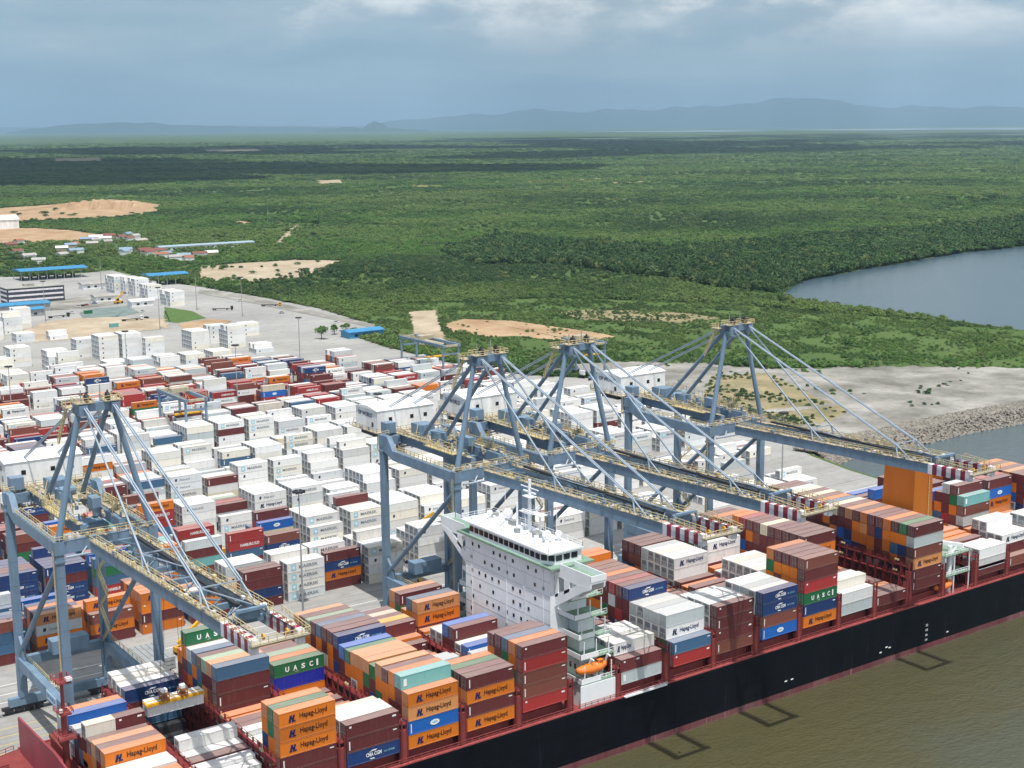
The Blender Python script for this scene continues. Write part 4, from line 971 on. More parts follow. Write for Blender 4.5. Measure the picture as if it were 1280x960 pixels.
def wing(b, s):
    if s < 0: y0, y1 = 227.4, 238.6
    else: y0, y1 = 277.6, 288.6
    b.box(HXa+1.2, HXa+5.6, y0, y1, 43.4, 43.9)
    b.box(HXa+1.2, HXa+1.4, y0, y1, 43.9, 45.4); b.box(HXa+5.4, HXa+5.6, y0, y1, 43.9, 45.2)
    e = y0 if s < 0 else y1
    b.box(HXa+1.2, HXa+5.6, e-.1, e+.1, 43.9, 45.3)
    i = HYa if s < 0 else HYb                                             # bracket with an opening below
    o = e
    for x in (HXa+1.35, HXa+5.2):
        P = lambda t, z: (i+(o-i)*t, z)
        b.prism([P(0, 43.4), P(1, 43.4), P(1, 42.5), P(.62, 42.0), P(0, 42.3)], x-.15, x+.15)
        b.prism([P(0, 34.6), P(0, 37.6), P(.66, 42.2), P(.97, 43.0), P(.99, 42.2), P(.78, 40.9)], x-.18, x+.18)
        b.prism([P(.27, 38.6), P(.27, 42.3), P(.42, 42.3), P(.42, 39.8)], x-.18, x+.18); b.prism([P(.02, 37.0), P(.02, 42.3), P(.10, 42.3), P(.10, 37.6)], x-.18, x+.18)
[spart('wing_floor', MAT['deckgreen'], lambda b, y0=y0, y1=y1: b.box(HXa+1.45, HXa+5.35, y0, y1, 43.92, 43.98), BT) for y0, y1 in ((227.6, 238.5), (277.7, 288.4))]
spart('bridge_wing', MAT['shipwhite'], lambda b: wing(b, -1), BT); spart('bridge_wing', MAT['shipwhite'], lambda b: wing(b, 1), BT)
def wheel(b):
    pts = [(240.5, HXa+1.4), (243.5, HXa-.6), (272.7, HXa-.6), (275.7, HXa+1.4), (275.7, HXb-1.5), (240.5, HXb-1.5)]
    b.prism([(q[1], q[0]) for q in pts], 44.5, 47.3, 'z')
WH = spart('wheelhouse', MAT['shipwhite'], wheel, BT)
def band(b):
    pts = [(240.44, HXb-2.5), (240.44, HXa+1.3), (243.46, HXa-.68), (272.74, HXa-.68), (275.76, HXa+1.3), (275.76, HXb-2.5)]
    for (y0, x0), (y1, x1) in zip(pts[:-1], pts[1:]):
        a = Vector((x0, y0)); c = Vector((x1, y1)); L = (c-a).length; n = max(1, round(L/2.1))
        nn = Vector((c.y-a.y, -(c.x-a.x))).normalized()*-0.02
        for k in range(n):
            p = a.lerp(c, (k+.10)/n)+nn; q = a.lerp(c, (k+.90)/n)+nn
            b.quad((p.x, p.y, 45.4), (q.x, q.y, 45.4), (q.x, q.y, 46.75), (p.x, p.y, 46.75))
spart('wheelhouse_window', MAT['glass'], band, WH)
spart('wheelhouse_roof', MAT['shipwhite'], lambda b: b.box(HXa-1.0, HXb-1.2, 240.0, 276.2, 47.32, 47.7), WH)
spart('roof_rail', MAT['shipwhite'], lambda b: (b.rail([(HXa-.8, 240.2, 47.7), (HXa-.8, 276, 47.7), (HXb-1.4, 276, 47.7), (HXb-1.4, 240.2, 47.7), (HXa-.8, 240.2, 47.7)], step=1.8, w=.08),), WH)
RM = spart('radar_mast', MAT['shipwhite'], lambda b: (b.tube((186, 257, 47.7), (186, 257, 60.5), .55, .35, 10), b.box(184.6, 187.4, 254.6, 259.4, 52.4, 52.6), b.box(185, 187, 255.4, 258.6, 56.2, 56.4), b.bar((186, 253.5, 58.4), (186, 260.5, 58.4), .22), b.tube((185.2, 261, 47.7), (185.2, 261, 54), .25, n=8), b.tube((185.4, 252, 47.7), (185.4, 252, 53), .25, n=8), b.box(184.4, 186.6, 250.8, 253.2, 52.9, 53.1)), BT)
spart('radar_scanner', MAT['shipwhite'], lambda b: (b.bar((184.8, 253.5, 53.1), (184.8, 258.2, 53.1), .35), b.bar((187, 256, 56.9), (187, 260.8, 56.9), .35)), RM)
def domes(b):
    for (x, y, r) in ((184, 247.5, 1.2), (187, 247, .9), (187.4, 268, 1.3), (184.4, 271.5, .8), (183.2, 264.5, .7)):
        bm = bmesh.new(); bmesh.ops.create_icosphere(bm, subdivisions=2, radius=r); o = len(b.v)
        b.v.extend((v.co.x+x, v.co.y+y, v.co.z+48.9+r*.4) for v in bm.verts); bm.verts.index_update()
        for f in bm.faces: b.f.append(tuple(o+v.index for v in f.verts)); b.m.append(0)
        bm.free(); b.tube((x, y, 47.7), (x, y, 49.2), .35, n=8)
spart('satellite_dome', MAT['shipwhite'], domes, BT)
spart('roof_box', MAT['grey'], lambda b: (b.cbox((184.5, 251.5, 48.4), (2, 2.4, 1.3)), b.cbox((186.5, 264, 48.3), (2.4, 2, 1.2)), b.cbox((183, 258, 48.2), (1, 1.4, 1.0)), b.cbox((186.5, 272.5, 48.2), (1.8, 1.2, 1.0))), BT)
# stepped side decks with green floors
for k, (z, ye, xa) in enumerate(((19.0, 230.6, 181.0), (24.4, 231.6, 181.6), (28.6, 233.0, 182.0), (32.8, 234.4, 182.0), (37.0, 236.0, 182.4))):
    for s in (-1, 1):
        y0, y1 = (ye, HYa-.02) if s < 0 else (HYb+.02, 515.1-ye)
        D = spart('side_deck', MAT['deckgreen'], lambda b: b.box(xa, HXb+1.2, y0, y1, z-.15, z+.02), BT)
        e = y0+.1 if s < 0 else y1-.1
        spart('bulwark', MAT['shipwhite'], lambda b: (b.box(xa, xa+.15, y0, y1, z+.03, z+1.2), b.box(xa, HXb-3.5, e-.08, e+.08, z+.03, z+1.2)), D)
        spart('deck_post', MAT['shipwhite'], lambda b: ([b.bar((x, e, z+.03), (x, e, z+4.1), .2) for x in (xa+1, xa+4.5, HXb-.5)], b.rail([(HXb-3.5, e, z), (HXb+1.2, e, z)], step=1.2, w=.08)), D)
spart('deck_house', MAT['shipwhite'], lambda b: (b.box(183.2, 188.4, 234.2, 240.4, 19.05, 23.6), b.box(184.6, 189, 236, 240.4, 24.45, 28.2), b.box(185, 189.4, 237, 240.4, 28.65, 32.4)), BT)
spart('deck_house_roof', MAT['roofblue'], lambda b: b.box(183.0, 188.6, 234.0, 237.0, 23.62, 23.75), BT)
spart('deck_house_window', MAT['glass'], lambda b: [b.box(x, x+.6, 234.12, 234.22, 20.8, 22.0) for x in (184, 185.4, 186.8)] + [b.box(183.1, 183.22, y, y+.6, 20.8, 22) for y in (235.4, 237.2)], BT)
spart('davit', MAT['shipwhite'], lambda b: [(b.bar((x, 233.6, 19), (x, 231.2, 24.4), .35), b.bar((x, 231.2, 24.4), (x, 230.2, 24.2), .3)) for x in (184.2, 189.0)], BT)
spart('mooring_gear', MAT['shipwhite'], lambda b: ([b.cbox((x, 232.2, 19.5), (.9, .8, .9)) for x in (182.4, 184.2, 186.0, 187.8)], b.box(180.6, 191.2, 230.3, 230.5, 13.75, 18.8)), BT)

# funnel casing
F0 = [(309.0, 242.6, 16), (316.8, 242.6, 16), (316.8, 253.4, 16), (309.0, 253.4, 16)]
def fun(b):
    z = [13.4, 47.4]; k = len(b.v)
    for zz_, ins in ((13.4, -.6), (33.0, -.2), (47.2, .35)):
        b.v.extend([(308.8+ins*.6, 242.5+ins*.3, zz_), (316.9-ins, 242.5+ins*.3, zz_), (316.9-ins, 253.5-ins*.6, zz_), (308.8+ins*.6, 253.5-ins*.6, zz_)])
    for l in (0, 4):
        for i in range(4): j = (i+1) % 4; b.f.append((k+l+i, k+l+j, k+l+4+j, k+l+4+i)); b.m.append(0)
    b.f.append((k+8, k+9, k+10, k+11)); b.m.append(0)
FN = spart('funnel', MAT['funnel'], fun)
spart('exhaust_pipe', MAT['dark'], lambda b: [b.tube((x, y, 47), (x, y, 49), .5, n=10) for x in (311, 314) for y in (245, 249)], FN)
spart('funnel_ladder', MAT['railyellow'], lambda b: [b.bar((315, 242.2, 20), (315, 242.3, 46), .12)] + [b.bar((314.7, 242.2, z), (315.3, 242.2, z), .08) for z in range(20, 46)], FN)
[spart('engine_casing', MAT['shipwhite'], lambda b: b.box(309, 319.4, y0, y1, 13.4, 24.5)) for y0, y1 in ((236, 242.2), (254, 272))]
spart('casing_deck', MAT['deckgreen'], lambda b: (b.box(308.6, 320, 230.8, 242.2, 24.52, 24.7), b.box(308.6, 320, 230.8, 235.9, 18.6, 18.8)))
spart('casing_rail', MAT['shipwhite'], lambda b: (b.rail([(308.7, 242, 24.7), (308.7, 231, 24.7), (320, 231, 24.7)], step=1.2, w=.1), b.rail([(308.7, 231, 18.8), (320, 231, 18.8)], step=1.2, w=.1), [b.bar((x, 231, 13.4), (x, 231, 24.6), .25) for x in (309, 313, 319.6)]))
spart('provision_crane', MAT['shipwhite'], lambda b: (b.tube((312.6, 232.4, 13.4), (312.6, 232.4, 26.8), .75, .65, 10), b.bar((309.2, 238.5, 27.6), (316.6, 231.2, 26.6), .8, .9), b.bar((312.6, 232.4, 24.0), (315.6, 232.2, 26.4), .4)))

# draught marks, hull marks and scrapes
spart('hull_mark', MAT['letwhite'], lambda b: [put_text(b, t, (x, SY0-.03, z), (1, 0, 0), (0, 0, 1), w, h) for (t, x, z, w, h) in ((('20'), 300.4, 6.6, .9, .7), ('18', 300.4, 5.2, .9, .7), ('16', 300.4, 3.8, .9, .7), ('14', 300.4, 2.4, .9, .7))] + [b.cbox((x, SY0-.02, z), (.9, .02, .35)) for x, z in ((246, 4.2), (248.2, 4.2), (282, 3.4), (284.3, 4.4), (285.6, 4.0), (310, 3.0))])
# seams, pipes, vents and ladders on the bridge front
spart('deck_seam', MAT['grey'], lambda b: [b.box(HXa-.035, HXa-.003, HYa+.05, HYb-.05, z, z+.06) for z in (20.4, 23.7, 27.0, 30.4, 33.7, 37.0, 40.4)], BT)
spart('front_pipe', MAT['shipwhite'], lambda b: [b.tube((HXa-.12, y, 13.5), (HXa-.12, y, 43.9), .09, n=6, caps=False) for y in (243.2, 257.8, 272.6)] + [b.bar((HXa-.2, y, 13.6), (HXa-.2, y, 40), .07) for y in (250.2, 250.7)] + [b.bar((HXa-.2, 250.2, z), (HXa-.2, 250.7, z), .05) for z in range(14, 40)], BT)
spart('roof_fitting', MAT['shipwhite'], lambda b: [b.cbox((r3.uniform(180.5, 188), r3.uniform(242, 275), 47.7+.5), (r3.uniform(.3, 1.1), r3.uniform(.3, 1.1), r3.uniform(.4, 1.6))) for _ in range(26)] + [b.tube((x, y, 47.7), (x, y, 47.7+h), .08, n=6) for x, y, h in ((181, 244, 6), (182, 253, 5), (181.4, 262, 4), (188, 270, 7), (188, 249, 8), (186.4, 259.5, 5))] + [b.rail([(184, 250, 52.9), (187, 250, 52.9)], step=.8, w=.07), b.rail([(184.6, 254.6, 52.6), (187.4, 254.6, 52.6), (187.4, 259.4, 52.6)], step=.8, w=.07)], BT)['kind'] = 'stuff'
# free things on the ship: lifeboats
def lifeboat(loc, lab, sc=1.0):
    r = empty('lifeboat', loc); tag(r, lab, 'lifeboat', 'orange lifeboats on the ship'); n = 14; m_ = 10; b = MB()
    for i in range(n+1):
        t = i/n; x = -4.2+8.4*t; w = 1.45*(math.sin(math.pi*min(max(t, .02), .98)))**.45
        for j in range(m_):
            a = 2*math.pi*j/m_; zc = 1.25*math.sin(a); b.v.append((x*sc, w*math.cos(a)*sc, (zc*(0.35+.65*w/1.45) + (.25*abs(2*t-1)**2))*sc))
    for i in range(n):
        for j in range(m_): k = (j+1) % m_; b.f.append((i*m_+j, i*m_+k, (i+1)*m_+k, (i+1)*m_+j)); b.m.append(0)
    b.f.append(tuple(range(m_))); b.f.append(tuple(n*m_+j for j in reversed(range(m_)))); b.m += [0, 0]
    smooth(b.build('hull', MAT['lifeboat'], r))
    b = MB(); b.box(1.6*sc, 3.0*sc, -.7*sc, .7*sc, 1.0*sc, 1.75*sc); b.build('cockpit', MAT['lifeboat'], r)
    b = MB(); [b.box((1.9+.5*k)*sc, (2.2+.5*k)*sc, -.72*sc, -.70*sc, 1.25*sc, 1.55*sc) for k in (0, 1)]; b.box(1.585*sc, 1.595*sc, -.4*sc, .4*sc, 1.25*sc, 1.55*sc); b.build('window', MAT['glass'], r)
    return r
lifeboat((184.6, 231.6, 21.9), 'orange enclosed lifeboat hanging by the white bridge of the ship')
lifeboat((309.6, 231.9, 15.8), 'orange lifeboat half hidden beside the white provision crane', .9)
# accommodation ladder stowed along the hull
gw = empty('gangway', (192.6, SY0-.5, 13.6)); tag(gw, 'pale grey stowed gangway along the black hull beside the lifeboat', 'gangway')
b = MB(); b.box(0, 12.6, -.45, .35, 0, .22); b.rail([(0, -.45, .2), (12.6, -.45, .2)], h=.7, step=1.0, w=.07); b.build('ladder', MAT['shipwhite'], gw)

# ------------------------------------------------------------------ containers
PAINT = {'O': (0.62, 0.165, 0.012), 'P': (0.56, 0.235, 0.085), 'M': (0.125, 0.026, 0.028), 'R': (0.34, 0.030, 0.030), 'K': (0.185, 0.058, 0.042),
         'B': (0.012, 0.040, 0.150), 'b': (0.012, 0.120, 0.460), 'G': (0.015, 0.145, 0.055), 'T': (0.160, 0.420, 0.420), 'W': (0.80, 0.80, 0.79),
         'w': (0.50, 0.55, 0.57), 'g': (0.26, 0.40, 0.27), 'Y': (0.74, 0.38, 0.02), 'S': (0.050, 0.125, 0.230), 'C': (0.62, 0.55, 0.42), 'D': (0.012, 0.022, 0.33)}
WORD = {'O': 'orange', 'P': 'faded orange', 'M': 'maroon', 'R': 'red', 'K': 'brown', 'B': 'navy blue', 'b': 'bright blue', 'G': 'green', 'T': 'turquoise', 'W': 'white',
        'w': 'pale grey', 'g': 'pale green', 'Y': 'yellow', 'S': 'steel blue', 'C': 'cream', 'D': 'deep blue'}
WHITES = [(.80, .80, .79), (.80, .80, .79), (.78, .79, .80), (.74, .73, .69), (.78, .75, .66), (.66, .69, .71), (.70, .70, .69)]
ORD = ['first', 'second', 'third', 'fourth', 'fifth', 'sixth', 'seventh', 'eighth', 'ninth', 'tenth', 'eleventh', 'twelfth', 'thirteenth', 'fourteenth', 'fifteenth', 'sixteenth', 'seventeenth', 'eighteenth', 'nineteenth', 'twentieth', 'twenty-first', 'twenty-second', 'twenty-third', 'twenty-fourth', 'twenty-fifth', 'twenty-sixth', 'twenty-seventh', 'twenty-eighth', 'twenty-ninth', 'thirtieth']
W_, H_ = 2.60, 2.96
_mesh = {}
def body_mesh(L, H):
    k = ('body', L, H)
    if k not in _mesh:
        b = MB(); e = 0.05
        b.box(e, L-e, e, W_-e, 0.10, H-0.03)
        for x in (0, L-.16):
            for y in (0, W_-.16): b.box(x, x+.16, y, y+.16, 0, H)
        for y in (0.004, W_-.124):
            b.box(.165, L-.165, y, y+.12, 0.02, .18); b.box(.165, L-.165, y, y+.12, H-.14, H-.004)
        for x in (0.004, L-.124):
            b.box(x, x+.12, .165, W_-.165, 0.02, .18); b.box(x, x+.12, .165, W_-.165, H-.16, H-.004)
        _mesh[k] = b.mesh('container_body', MAT['cont'])
    return _mesh[k]
def door_mesh(H):
    k = ('door', H)
    if k not in _mesh:
        b = MB()
        b.box(0.0, .045, .18, W_/2-.012, .20, H-.18); b.box(0.0, .045, W_/2+.012, W_-.18, .20, H-.18)
        b.cm = 1
        for y in (.50, 1.02, W_-1.02, W_-.50): b.tube((-.035, y, .12), (-.035, y, H-.10), .035, n=6, caps=False)
        for y in (.40, 1.2, W_-1.3): b.box(-.05, -.01, y, y+.4, 1.1, 1.18)
        _mesh[k] = b.mesh('container_door', [MAT['cont'], MAT['grey']])
    return _mesh[k]
def reefer_mesh(H):
    k = ('reef', H)
    if k not in _mesh:
        b = MB(); b.box(-.005, .045, .18, W_-.18, .20, H-.18)
        b.cm = 2; b.box(-.015, -.004, .3, W_-.3, H*.56, H*.60); b.cm = 1; b.box(-.02, -.006, .45, W_-.45, H*.62, H-.36); b.tube((-.03, W_*.5, H*.36), (-.006, W_*.5, H*.36), .36, n=14)
        b.box(-.03, -.006, .30, .62, .40, 1.2); b.box(-.03, -.006, W_-.75, W_-.3, .35, 1.3)
        _mesh[k] = b.mesh('refrigeration_unit', [MAT['reefend'], MAT['reefdark'], MAT['dark']])
    return _mesh[k]
MAT['reefend'] = paint('reefer_unit_grey', (0.40, 0.42, 0.44), .5, .35, 1.0)
MAT['reefdark'] = paint('reefer_grille', (0.20, 0.21, 0.23), .6, .3, 1.0)
def let_builder(kind, L, H, b, ox=0, oy=0, oz=0, mi=None):
    """lettering on the long side; mi maps the material names to slots"""
    y = oy-.012; du = (1, 0, 0); dv = (0, 0, 1)
    def T(s, x, z, w, h, m, bold=.02, sp=1.0): b.cm = mi[m]; put_text(b, s, (ox+x, y, oz+z), du, dv, w, h, bold, sp)
    def Q(x0, x1, z0, z1, m, sk=0.0): b.cm = mi[m]; b.quad((ox+x0, y, oz+z0), (ox+x1, y, oz+z0), (ox+x1+sk, y, oz+z1), (ox+x0+sk, y, oz+z1))
    s = L/12.19
    if kind in ('HL', 'HLW'):
        m = 'letblue'; m2 = 'letbrown' if kind == 'HL' else 'letblue'
        Q(1.95*s, 2.45*s, .70, H-.80, m, .35); Q(2.62*s, 3.05*s, .70, H-.80, m, .35); Q(2.45*s, 3.0*s, 1.30, 1.66, m, .08); Q(3.05*s, 3.45*s, .70, 1.05, m, .08)
        T('Hapag-Lloyd', 4.35*s, .78, 6.0*s, H-1.50, m2, .02)
    elif kind == 'MSK':
        Q(1.25*s, 2.85*s, .55, H-.55, 'letsky'); b.cm = mi['letwhite']
        cx, cz = 2.05*s, H/2; pts = []
        for i in range(14):
            a = math.pi/2+i*math.pi/7; r = .68 if i % 2 == 0 else .30; pts.append((ox+cx+r*math.cos(a), y-.006, oz+cz+r*math.sin(a)))
        b.quad(*pts)
        T('MAERSK', 3.8*s, .98, 6.2*s, H-1.96, 'letgrey', .015)
    elif kind == 'CMA':
        T('CMA CGM', 4.3*s, 1.05, 3.6*s, .85, 'letwhite', .035); Q(5.3*s, 6.6*s, 2.1, 2.38, 'letwhite', .35); Q(5.4*s, 6.4*s, .42, .68, 'letwhite', -.3); Q(5.0*s, 5.5*s, 2.0, 2.12, 'letwhite')
        T('LINE  CONTAINER', 8.5*s, 1.15, 2.5*s, .42, 'letgrey' if False else 'letsky', .0)
        Q(.4, .62, .35, H-.5, 'letwhite') if False else None
    elif kind == 'UASC':
        for i, ch in enumerate('UASC'): T(ch, (2.7+1.95*i)*s, .85, .95*s, H-1.75, 'letwhite', .04)
        Q(10.3*s, 10.75*s, .72, H-.72, 'letwhite'); T('UASC', 5.0*s, .42, .9*s, .22, 'letwhite', .0)
    elif kind == 'OVAL':
        b.cm = mi['letwhite']; n = 20; b.quad(*[(ox+L*.52+1.15*math.cos(2*math.pi*i/n), y, oz+H*.5+.62*math.sin(2*math.pi*i/n)) for i in range(n)])
        b.cm = mi['letsky']; b.quad(*[(ox+L*.52+.7*math.cos(2*math.pi*i/n), y-.006, oz+H*.5+.26*math.sin(2*math.pi*i/n)) for i in range(n)])
        Q(.5, .72, .4, H-.5, 'letwhite')
    elif kind == 'HS':
        T('HAMBURG SUD', 4.0*s, .95, 6.6*s, H-1.9, 'letwhite', .02)
    elif kind == 'DOT':
        Q(2.0*s, 2.75*s, 1.0, H-.95, 'letblue', .12)
    elif kind == 'DOTT':
        Q(1.7*s, 2.45*s, 1.0, H-.95, 'letblue', .12); T('SeaLand', 3.5*s, 1.08, 4.0*s, H-2.16, 'letgrey', .01)
    elif kind == 'MARK':
        Q(.55, .80, .55, H-.55, 'letwhite'); Q(L-1.5, L-.6, H-.75, H-.5, 'letwhite')
    elif kind == 'MARK2':
        Q(L-1.6, L-.7, H-.85, H-.45, 'letwhite'); Q(.7, 1.2, H-.8, H-.4, 'letwhite')
    elif kind == 'DECAL':
        Q(.6, 1.35, .7, H-.7, 'letwhite')
LETM = ['letblue', 'letbrown', 'letwhite', 'letgrey', 'letsky']; LMI = {n: i for i, n in enumerate(LETM)}
def let_mesh(kind, L, H):
    k = ('let', kind, L, H)
    if k not in _mesh:
        b = MB(); let_builder(kind, L, H, b, mi=LMI); me = bpy.data.meshes.new('lettering'); me.from_pydata(b.v, [], b.f)
        for n in LETM: me.materials.append(MAT[n])
        me.polygons.foreach_set('material_index', b.m); me.update(); _mesh[k] = me
    return _mesh[k]
r4 = random.Random(21)
def default_let(c, where):
    u = r4.random()
    if c in 'OP': return 'HL' if u < .8 else 'MARK2'
    if c == 'B': return 'CMA' if u < .8 else 'MARK'
    if c == 'G': return 'UASC' if u < .7 else 'MARK2'
    if c == 'W': return ('MSK' if u < .20 else 'DOT' if u < .34 else 'DOTT' if u < .48 else 'HLW' if u < .52 else '') if where == 'yard' else ('HLW' if u < .5 else 'MSK' if u < .6 else '')
    if c == 'R': return 'HS' if u < .6 else 'MARK'
    if c == 'b': return 'OVAL' if u < .7 else 'MARK'
    if c == 'T': return 'DECAL'
    if c == 'w': return 'DOTT' if u < .2 else 'MARK2' if u < .5 else ''
    return 'MARK' if u < .35 else 'MARK2' if u < .6 else ''
CL = []     # every container: x, y, z, L, H, colour, lettering, kind, label pieces
def add(x, y, z, c, let=None, L=12.19, H=H_, where='ship', info=None):
    CL.append(dict(x=x, y=y, z=z, L=L, H=H, c=c, let=default_let(c, where) if let is None else let, where=where, info=info, reefer=(c == 'W')))

def S(s):   # 'O:HL' -> (colour, lettering)
    a, _, l = s.partition(':'); return a, (l if _ else None)
ANY = 'MMMMKOOPBBRGSWw'
def stack(i, r, t, cols, dx=0.0):
    x = bayX(i)+dx; y = YR0+r*ROW; top = Z0+t*TIER; z = top
    for k, s in enumerate(cols.split()):
        z -= TIER; parts = s.split('|')
        for q, s1 in enumerate(parts):
            c, l = S(s1)
            if len(parts) == 2: add(x+q*6.13, y, z, c, l, L=6.06, info=(i, r, k, q))
            else: add(x, y, z, c, l, info=(i, r, k, 0))
    n = int(round((z-Z0)/TIER))
    for k in range(n):
        z -= TIER; add(x, y, max(z, Z0), r4.choice(ANY), '', info=(i, r, len(cols.split())+k, 0))
def rows(i, r0, t, spec, dx=0.0):
    """spec: stacks separated by ';' going inboard from row r0"""
    tt = t
    for k, s in enumerate(spec.split(';')):
        s = s.strip()
        if s.startswith('@'): a, s = s[1:].split(' ', 1); tt = float(a)
        if s and s != '-': stack(i, r0+k, tt, s, dx)

# bow bays
rows(-4, 2, 2.0, 'O; O; @2.15 W: W:; @2.1 W: W:; @2.98 O:HL O M; @2.95 M M K; @2.9 P P O; @2.75 M O b; @3.55 W:|M:MARK2 M O; @2.4 M S; @2.2 S M; @2.3 w W:; @2.95 b: b: w; @2.9 O: O: w B; @2.2 w; -')
rows(-3, 1, 1.7, 'W:MSK W; @2.0 W:MSK W; @2.1 M W:DOT; @2.15 W: W:; @2.95 W:MARK2 W:; -')
rows(-3, 16, 2.95, 'B:CMA M; W: M; @3.1 W: W:; @3.2 W: W:', .0)
rows(-2, 0, 5.05, 'O:HL O:HL O:HL M:MARK M; G G O; O:HL O B; @2.1 W: W:; @1.6 w; @1.5 W:; @1.9 W: M; @1.8 M; @1.8 M; @1.5 O; @1.6 O; @4.9 S: M M:MARK M; P M; @4.85 g M; @4.8 M S; @4.85 S O; @4.8 w S O; @5.8 G:UASC O; @4.2 O M')
rows(-1, 0, 3.03, 'M:MARK2 M:MARK B:CMA; W:DOT W; W: W; @2.9 W: W; @1.4 O; @1.2 M; @1.2 W:; @1.3 O; @1.0 M; @1.2 M; @1.0 O; @1.1 M; @3.65 G:UASC D: O: w:; O O; g O; @3.5 M O; @3.4 M; @3.3 O')
rows(0, 0, 4.0, 'O:HL P:HL b:OVAL O:HL; @4.95 T:DECAL K; @4.88 O O; @4.8 M:MARK O; @4.86 P O; @4.48 G M; @4.6 P G; @4.6 P O; @4.55 P O; @4.45 G O; @4.5 b M; @5.05 B:CMA M; @5.1 M O; M M; @5.05 S O; @5.0 M; @4.9 g O; @4.9 M O; @4.8 P')
rows(1, 0, 4.0, 'M:MARK O:HL M:MARK O:HL; M O O; G M; O M; @1.6 M; @1.5 O; @1.6 W:; @2.3 w; @2.4 w M; @2.2 w; @1.6 M; @1.6 O; @1.5 M; @2.2 M; @2.4 O; @3.4 M:MARK M; Y: O; @3.35 M O; @3.3 C M; @3.3 M')
rows(2, 0, 5.15, 'M:MARK2 R:MARK K:MARK K R:MARK2; O O G; S G M; M M O; @5.0 M O; @2.2 W:; @2.3 W:; @2.6 w; @2.9 b:OVAL M; @2.8 W: M; @3.8 M:MARK M; b M; @2.9 W: M; @2.9 W: M; @2.0 M; @2.2 O; @4.35 P:HL O:HL M; @4.35 S O; @3.2 O; @4.3 M:MARK G; @4.3 P O')
rows(4, 0, 2.0, 'M:MARK2|M: w:DECAL; @3.0 W:HLW|W: K|w; @2.9 W:; @2.95 W:; @3.0 W:|W: M; @2.0 M; @2.3 w; @2.4 M; @2.2 S; @2.3 W:; @2.4 O; @2.2 M; @2.4 O; @2.5 M; @2.5 K; @2.4 O; @2.6 O; @2.6 M; @3.0 O; @2.8 O')
rows(5, 0, 2.15, 'S:MARK R:MARK2; @4.1 w: W:HLW; @4.05 w: W:; w: W; W: W; @4.0 w: W; @5.0 B:CMA M M; M:MARK M; R:MARK2 w M; M M; O: M O; K M; K K; K O; @5.6 O: O; @5.6 O: K; @4.6 M; @4.4 M; @4.4 M; @4.4 K', .5)
rows(6, 0, 4.1, 'M:MARK2 M:MARK M K:MARK; @4.05 W: W; W: W; W: W; @3.9 W: W; @2.3 w; @2.2 M; @2.3 O; @2.4 M; @2.4 K; @2.2 O; @2.3 M; @2.4 M; @2.5 w|W:; @2.3 M; @2.4 O; @2.6 M; @2.6 M; @2.6 K; @2.6 M')
rows(7, 0, 4.15, 'B:CMA B:CMA K:MARK b:OVAL; @4.1 W: w; w: W; w: W; W: W; @2.3 O; @2.2 M; @2.4 M; @2.3 K; @2.4 M; @2.2 O; @2.4 M; @4.3 W:HLW W: W:; W: W; W: W; W: W; w: W; @4.4 M: K; M: K; M M', .6)
rows(8, 0, 6.1, 'K:MARK M R:MARK2 G:UASC B:MARK O:HL; M:MARK2 O O M; M O O; M:MARK O K; O:HL G O; @2.4 M; @3.75 W: W; W: W; W: W; W: W; W: W; @2.4 W:; @2.5 O; @4.7 W:HLW W:; W: W; @4.6 G K; @5.2 M M; @5.2 K M; @5.3 T K M; @5.3 O M')
rows(9, 0, 2.15, 'W:MARK2 w:; @3.0 W: W; @2.9 W: M; @2.6 M; @2.4 O; @6.1 M:MARK O M; M M K; M:MARK2 M M; M K K; M: M O; C: M M; M K M; M:MARK O M; R:MARK2 M b; O: b M; @5.4 M M; @5.4 M; @5.4 O; @5.2 M; @5.2 M', .2)
rows(10, 0, 1.0, 'M; M; O; M; K; M; -; M; O; M; M; -; K; M; O; M; M; M; C; w')
rows(11, 0, 6.45, 'M:MARK2 w: K:MARK P:HL M M; G O B M; M O S O; O O O K; M B M M; M K O O; O P O M; M O O B; P M B b; M M b M; C M O M; S O M K; O M M M; M K M O; C M M M; M K M; C M K; W: M; M M; M K')
rows(13, 0, 2.6, 'W: W; W:HLW W; @2.4 W: M; @2.6 M; @2.5 O; @2.6 O; @2.8 P; @2.6 O; @2.8 M; @2.7 O; @2.6 M; @2.7 M; @2.7 O; @2.6 M; @5.6 b: M; @4.4 M; @4.5 M; @4.6 b; @4.2 M')
rows(14, 0, 1.0, 'K:MARK; @2.9 W:HLW M; @2.9 W: M; @3.8 W: W; W: M; @2.6 O; @5.7 T:DECAL K:MARK; @6.6 M:MARK G O; @6.6 w: M M; @5.6 M O; @5.5 b M; @5.2 M M; @5.6 M b; @5.6 M M; @5.6 O: M; @5.6 O: K; @5.6 M; M', -5.6 if False else 0.0)
rows(15, 0, 2.0, 'M; W: W; @3.8 W: W; @3.8 W: W; @3.4 W:; @3.0 M; @2.8 O; @6.4 M:MARK b O; R:MARK2 O M; w: M G; M P O; G O M; M b O; O: M M; O: O M; M M; P M')
rows(16, 0, 3.0, 'M; M; @4.4 W: W; @4.4 W: W; @5 D M; @5 M O; @6.4 M:MARK M; M O b; P M O; M G M; O M P; M M O; O M M')
# the box hanging under the spreader
hang = empty('shipping_container', (91.9, 260.7, 24.05)); tag(hang, 'white container half in shade hanging under the yellow spreader', 'container')
for nm, me in (('body', body_mesh(12.19, H_)), ('door', door_mesh(H_))):
    o = link(nm, me, hang); o.color = (*PAINT['W'], 1)

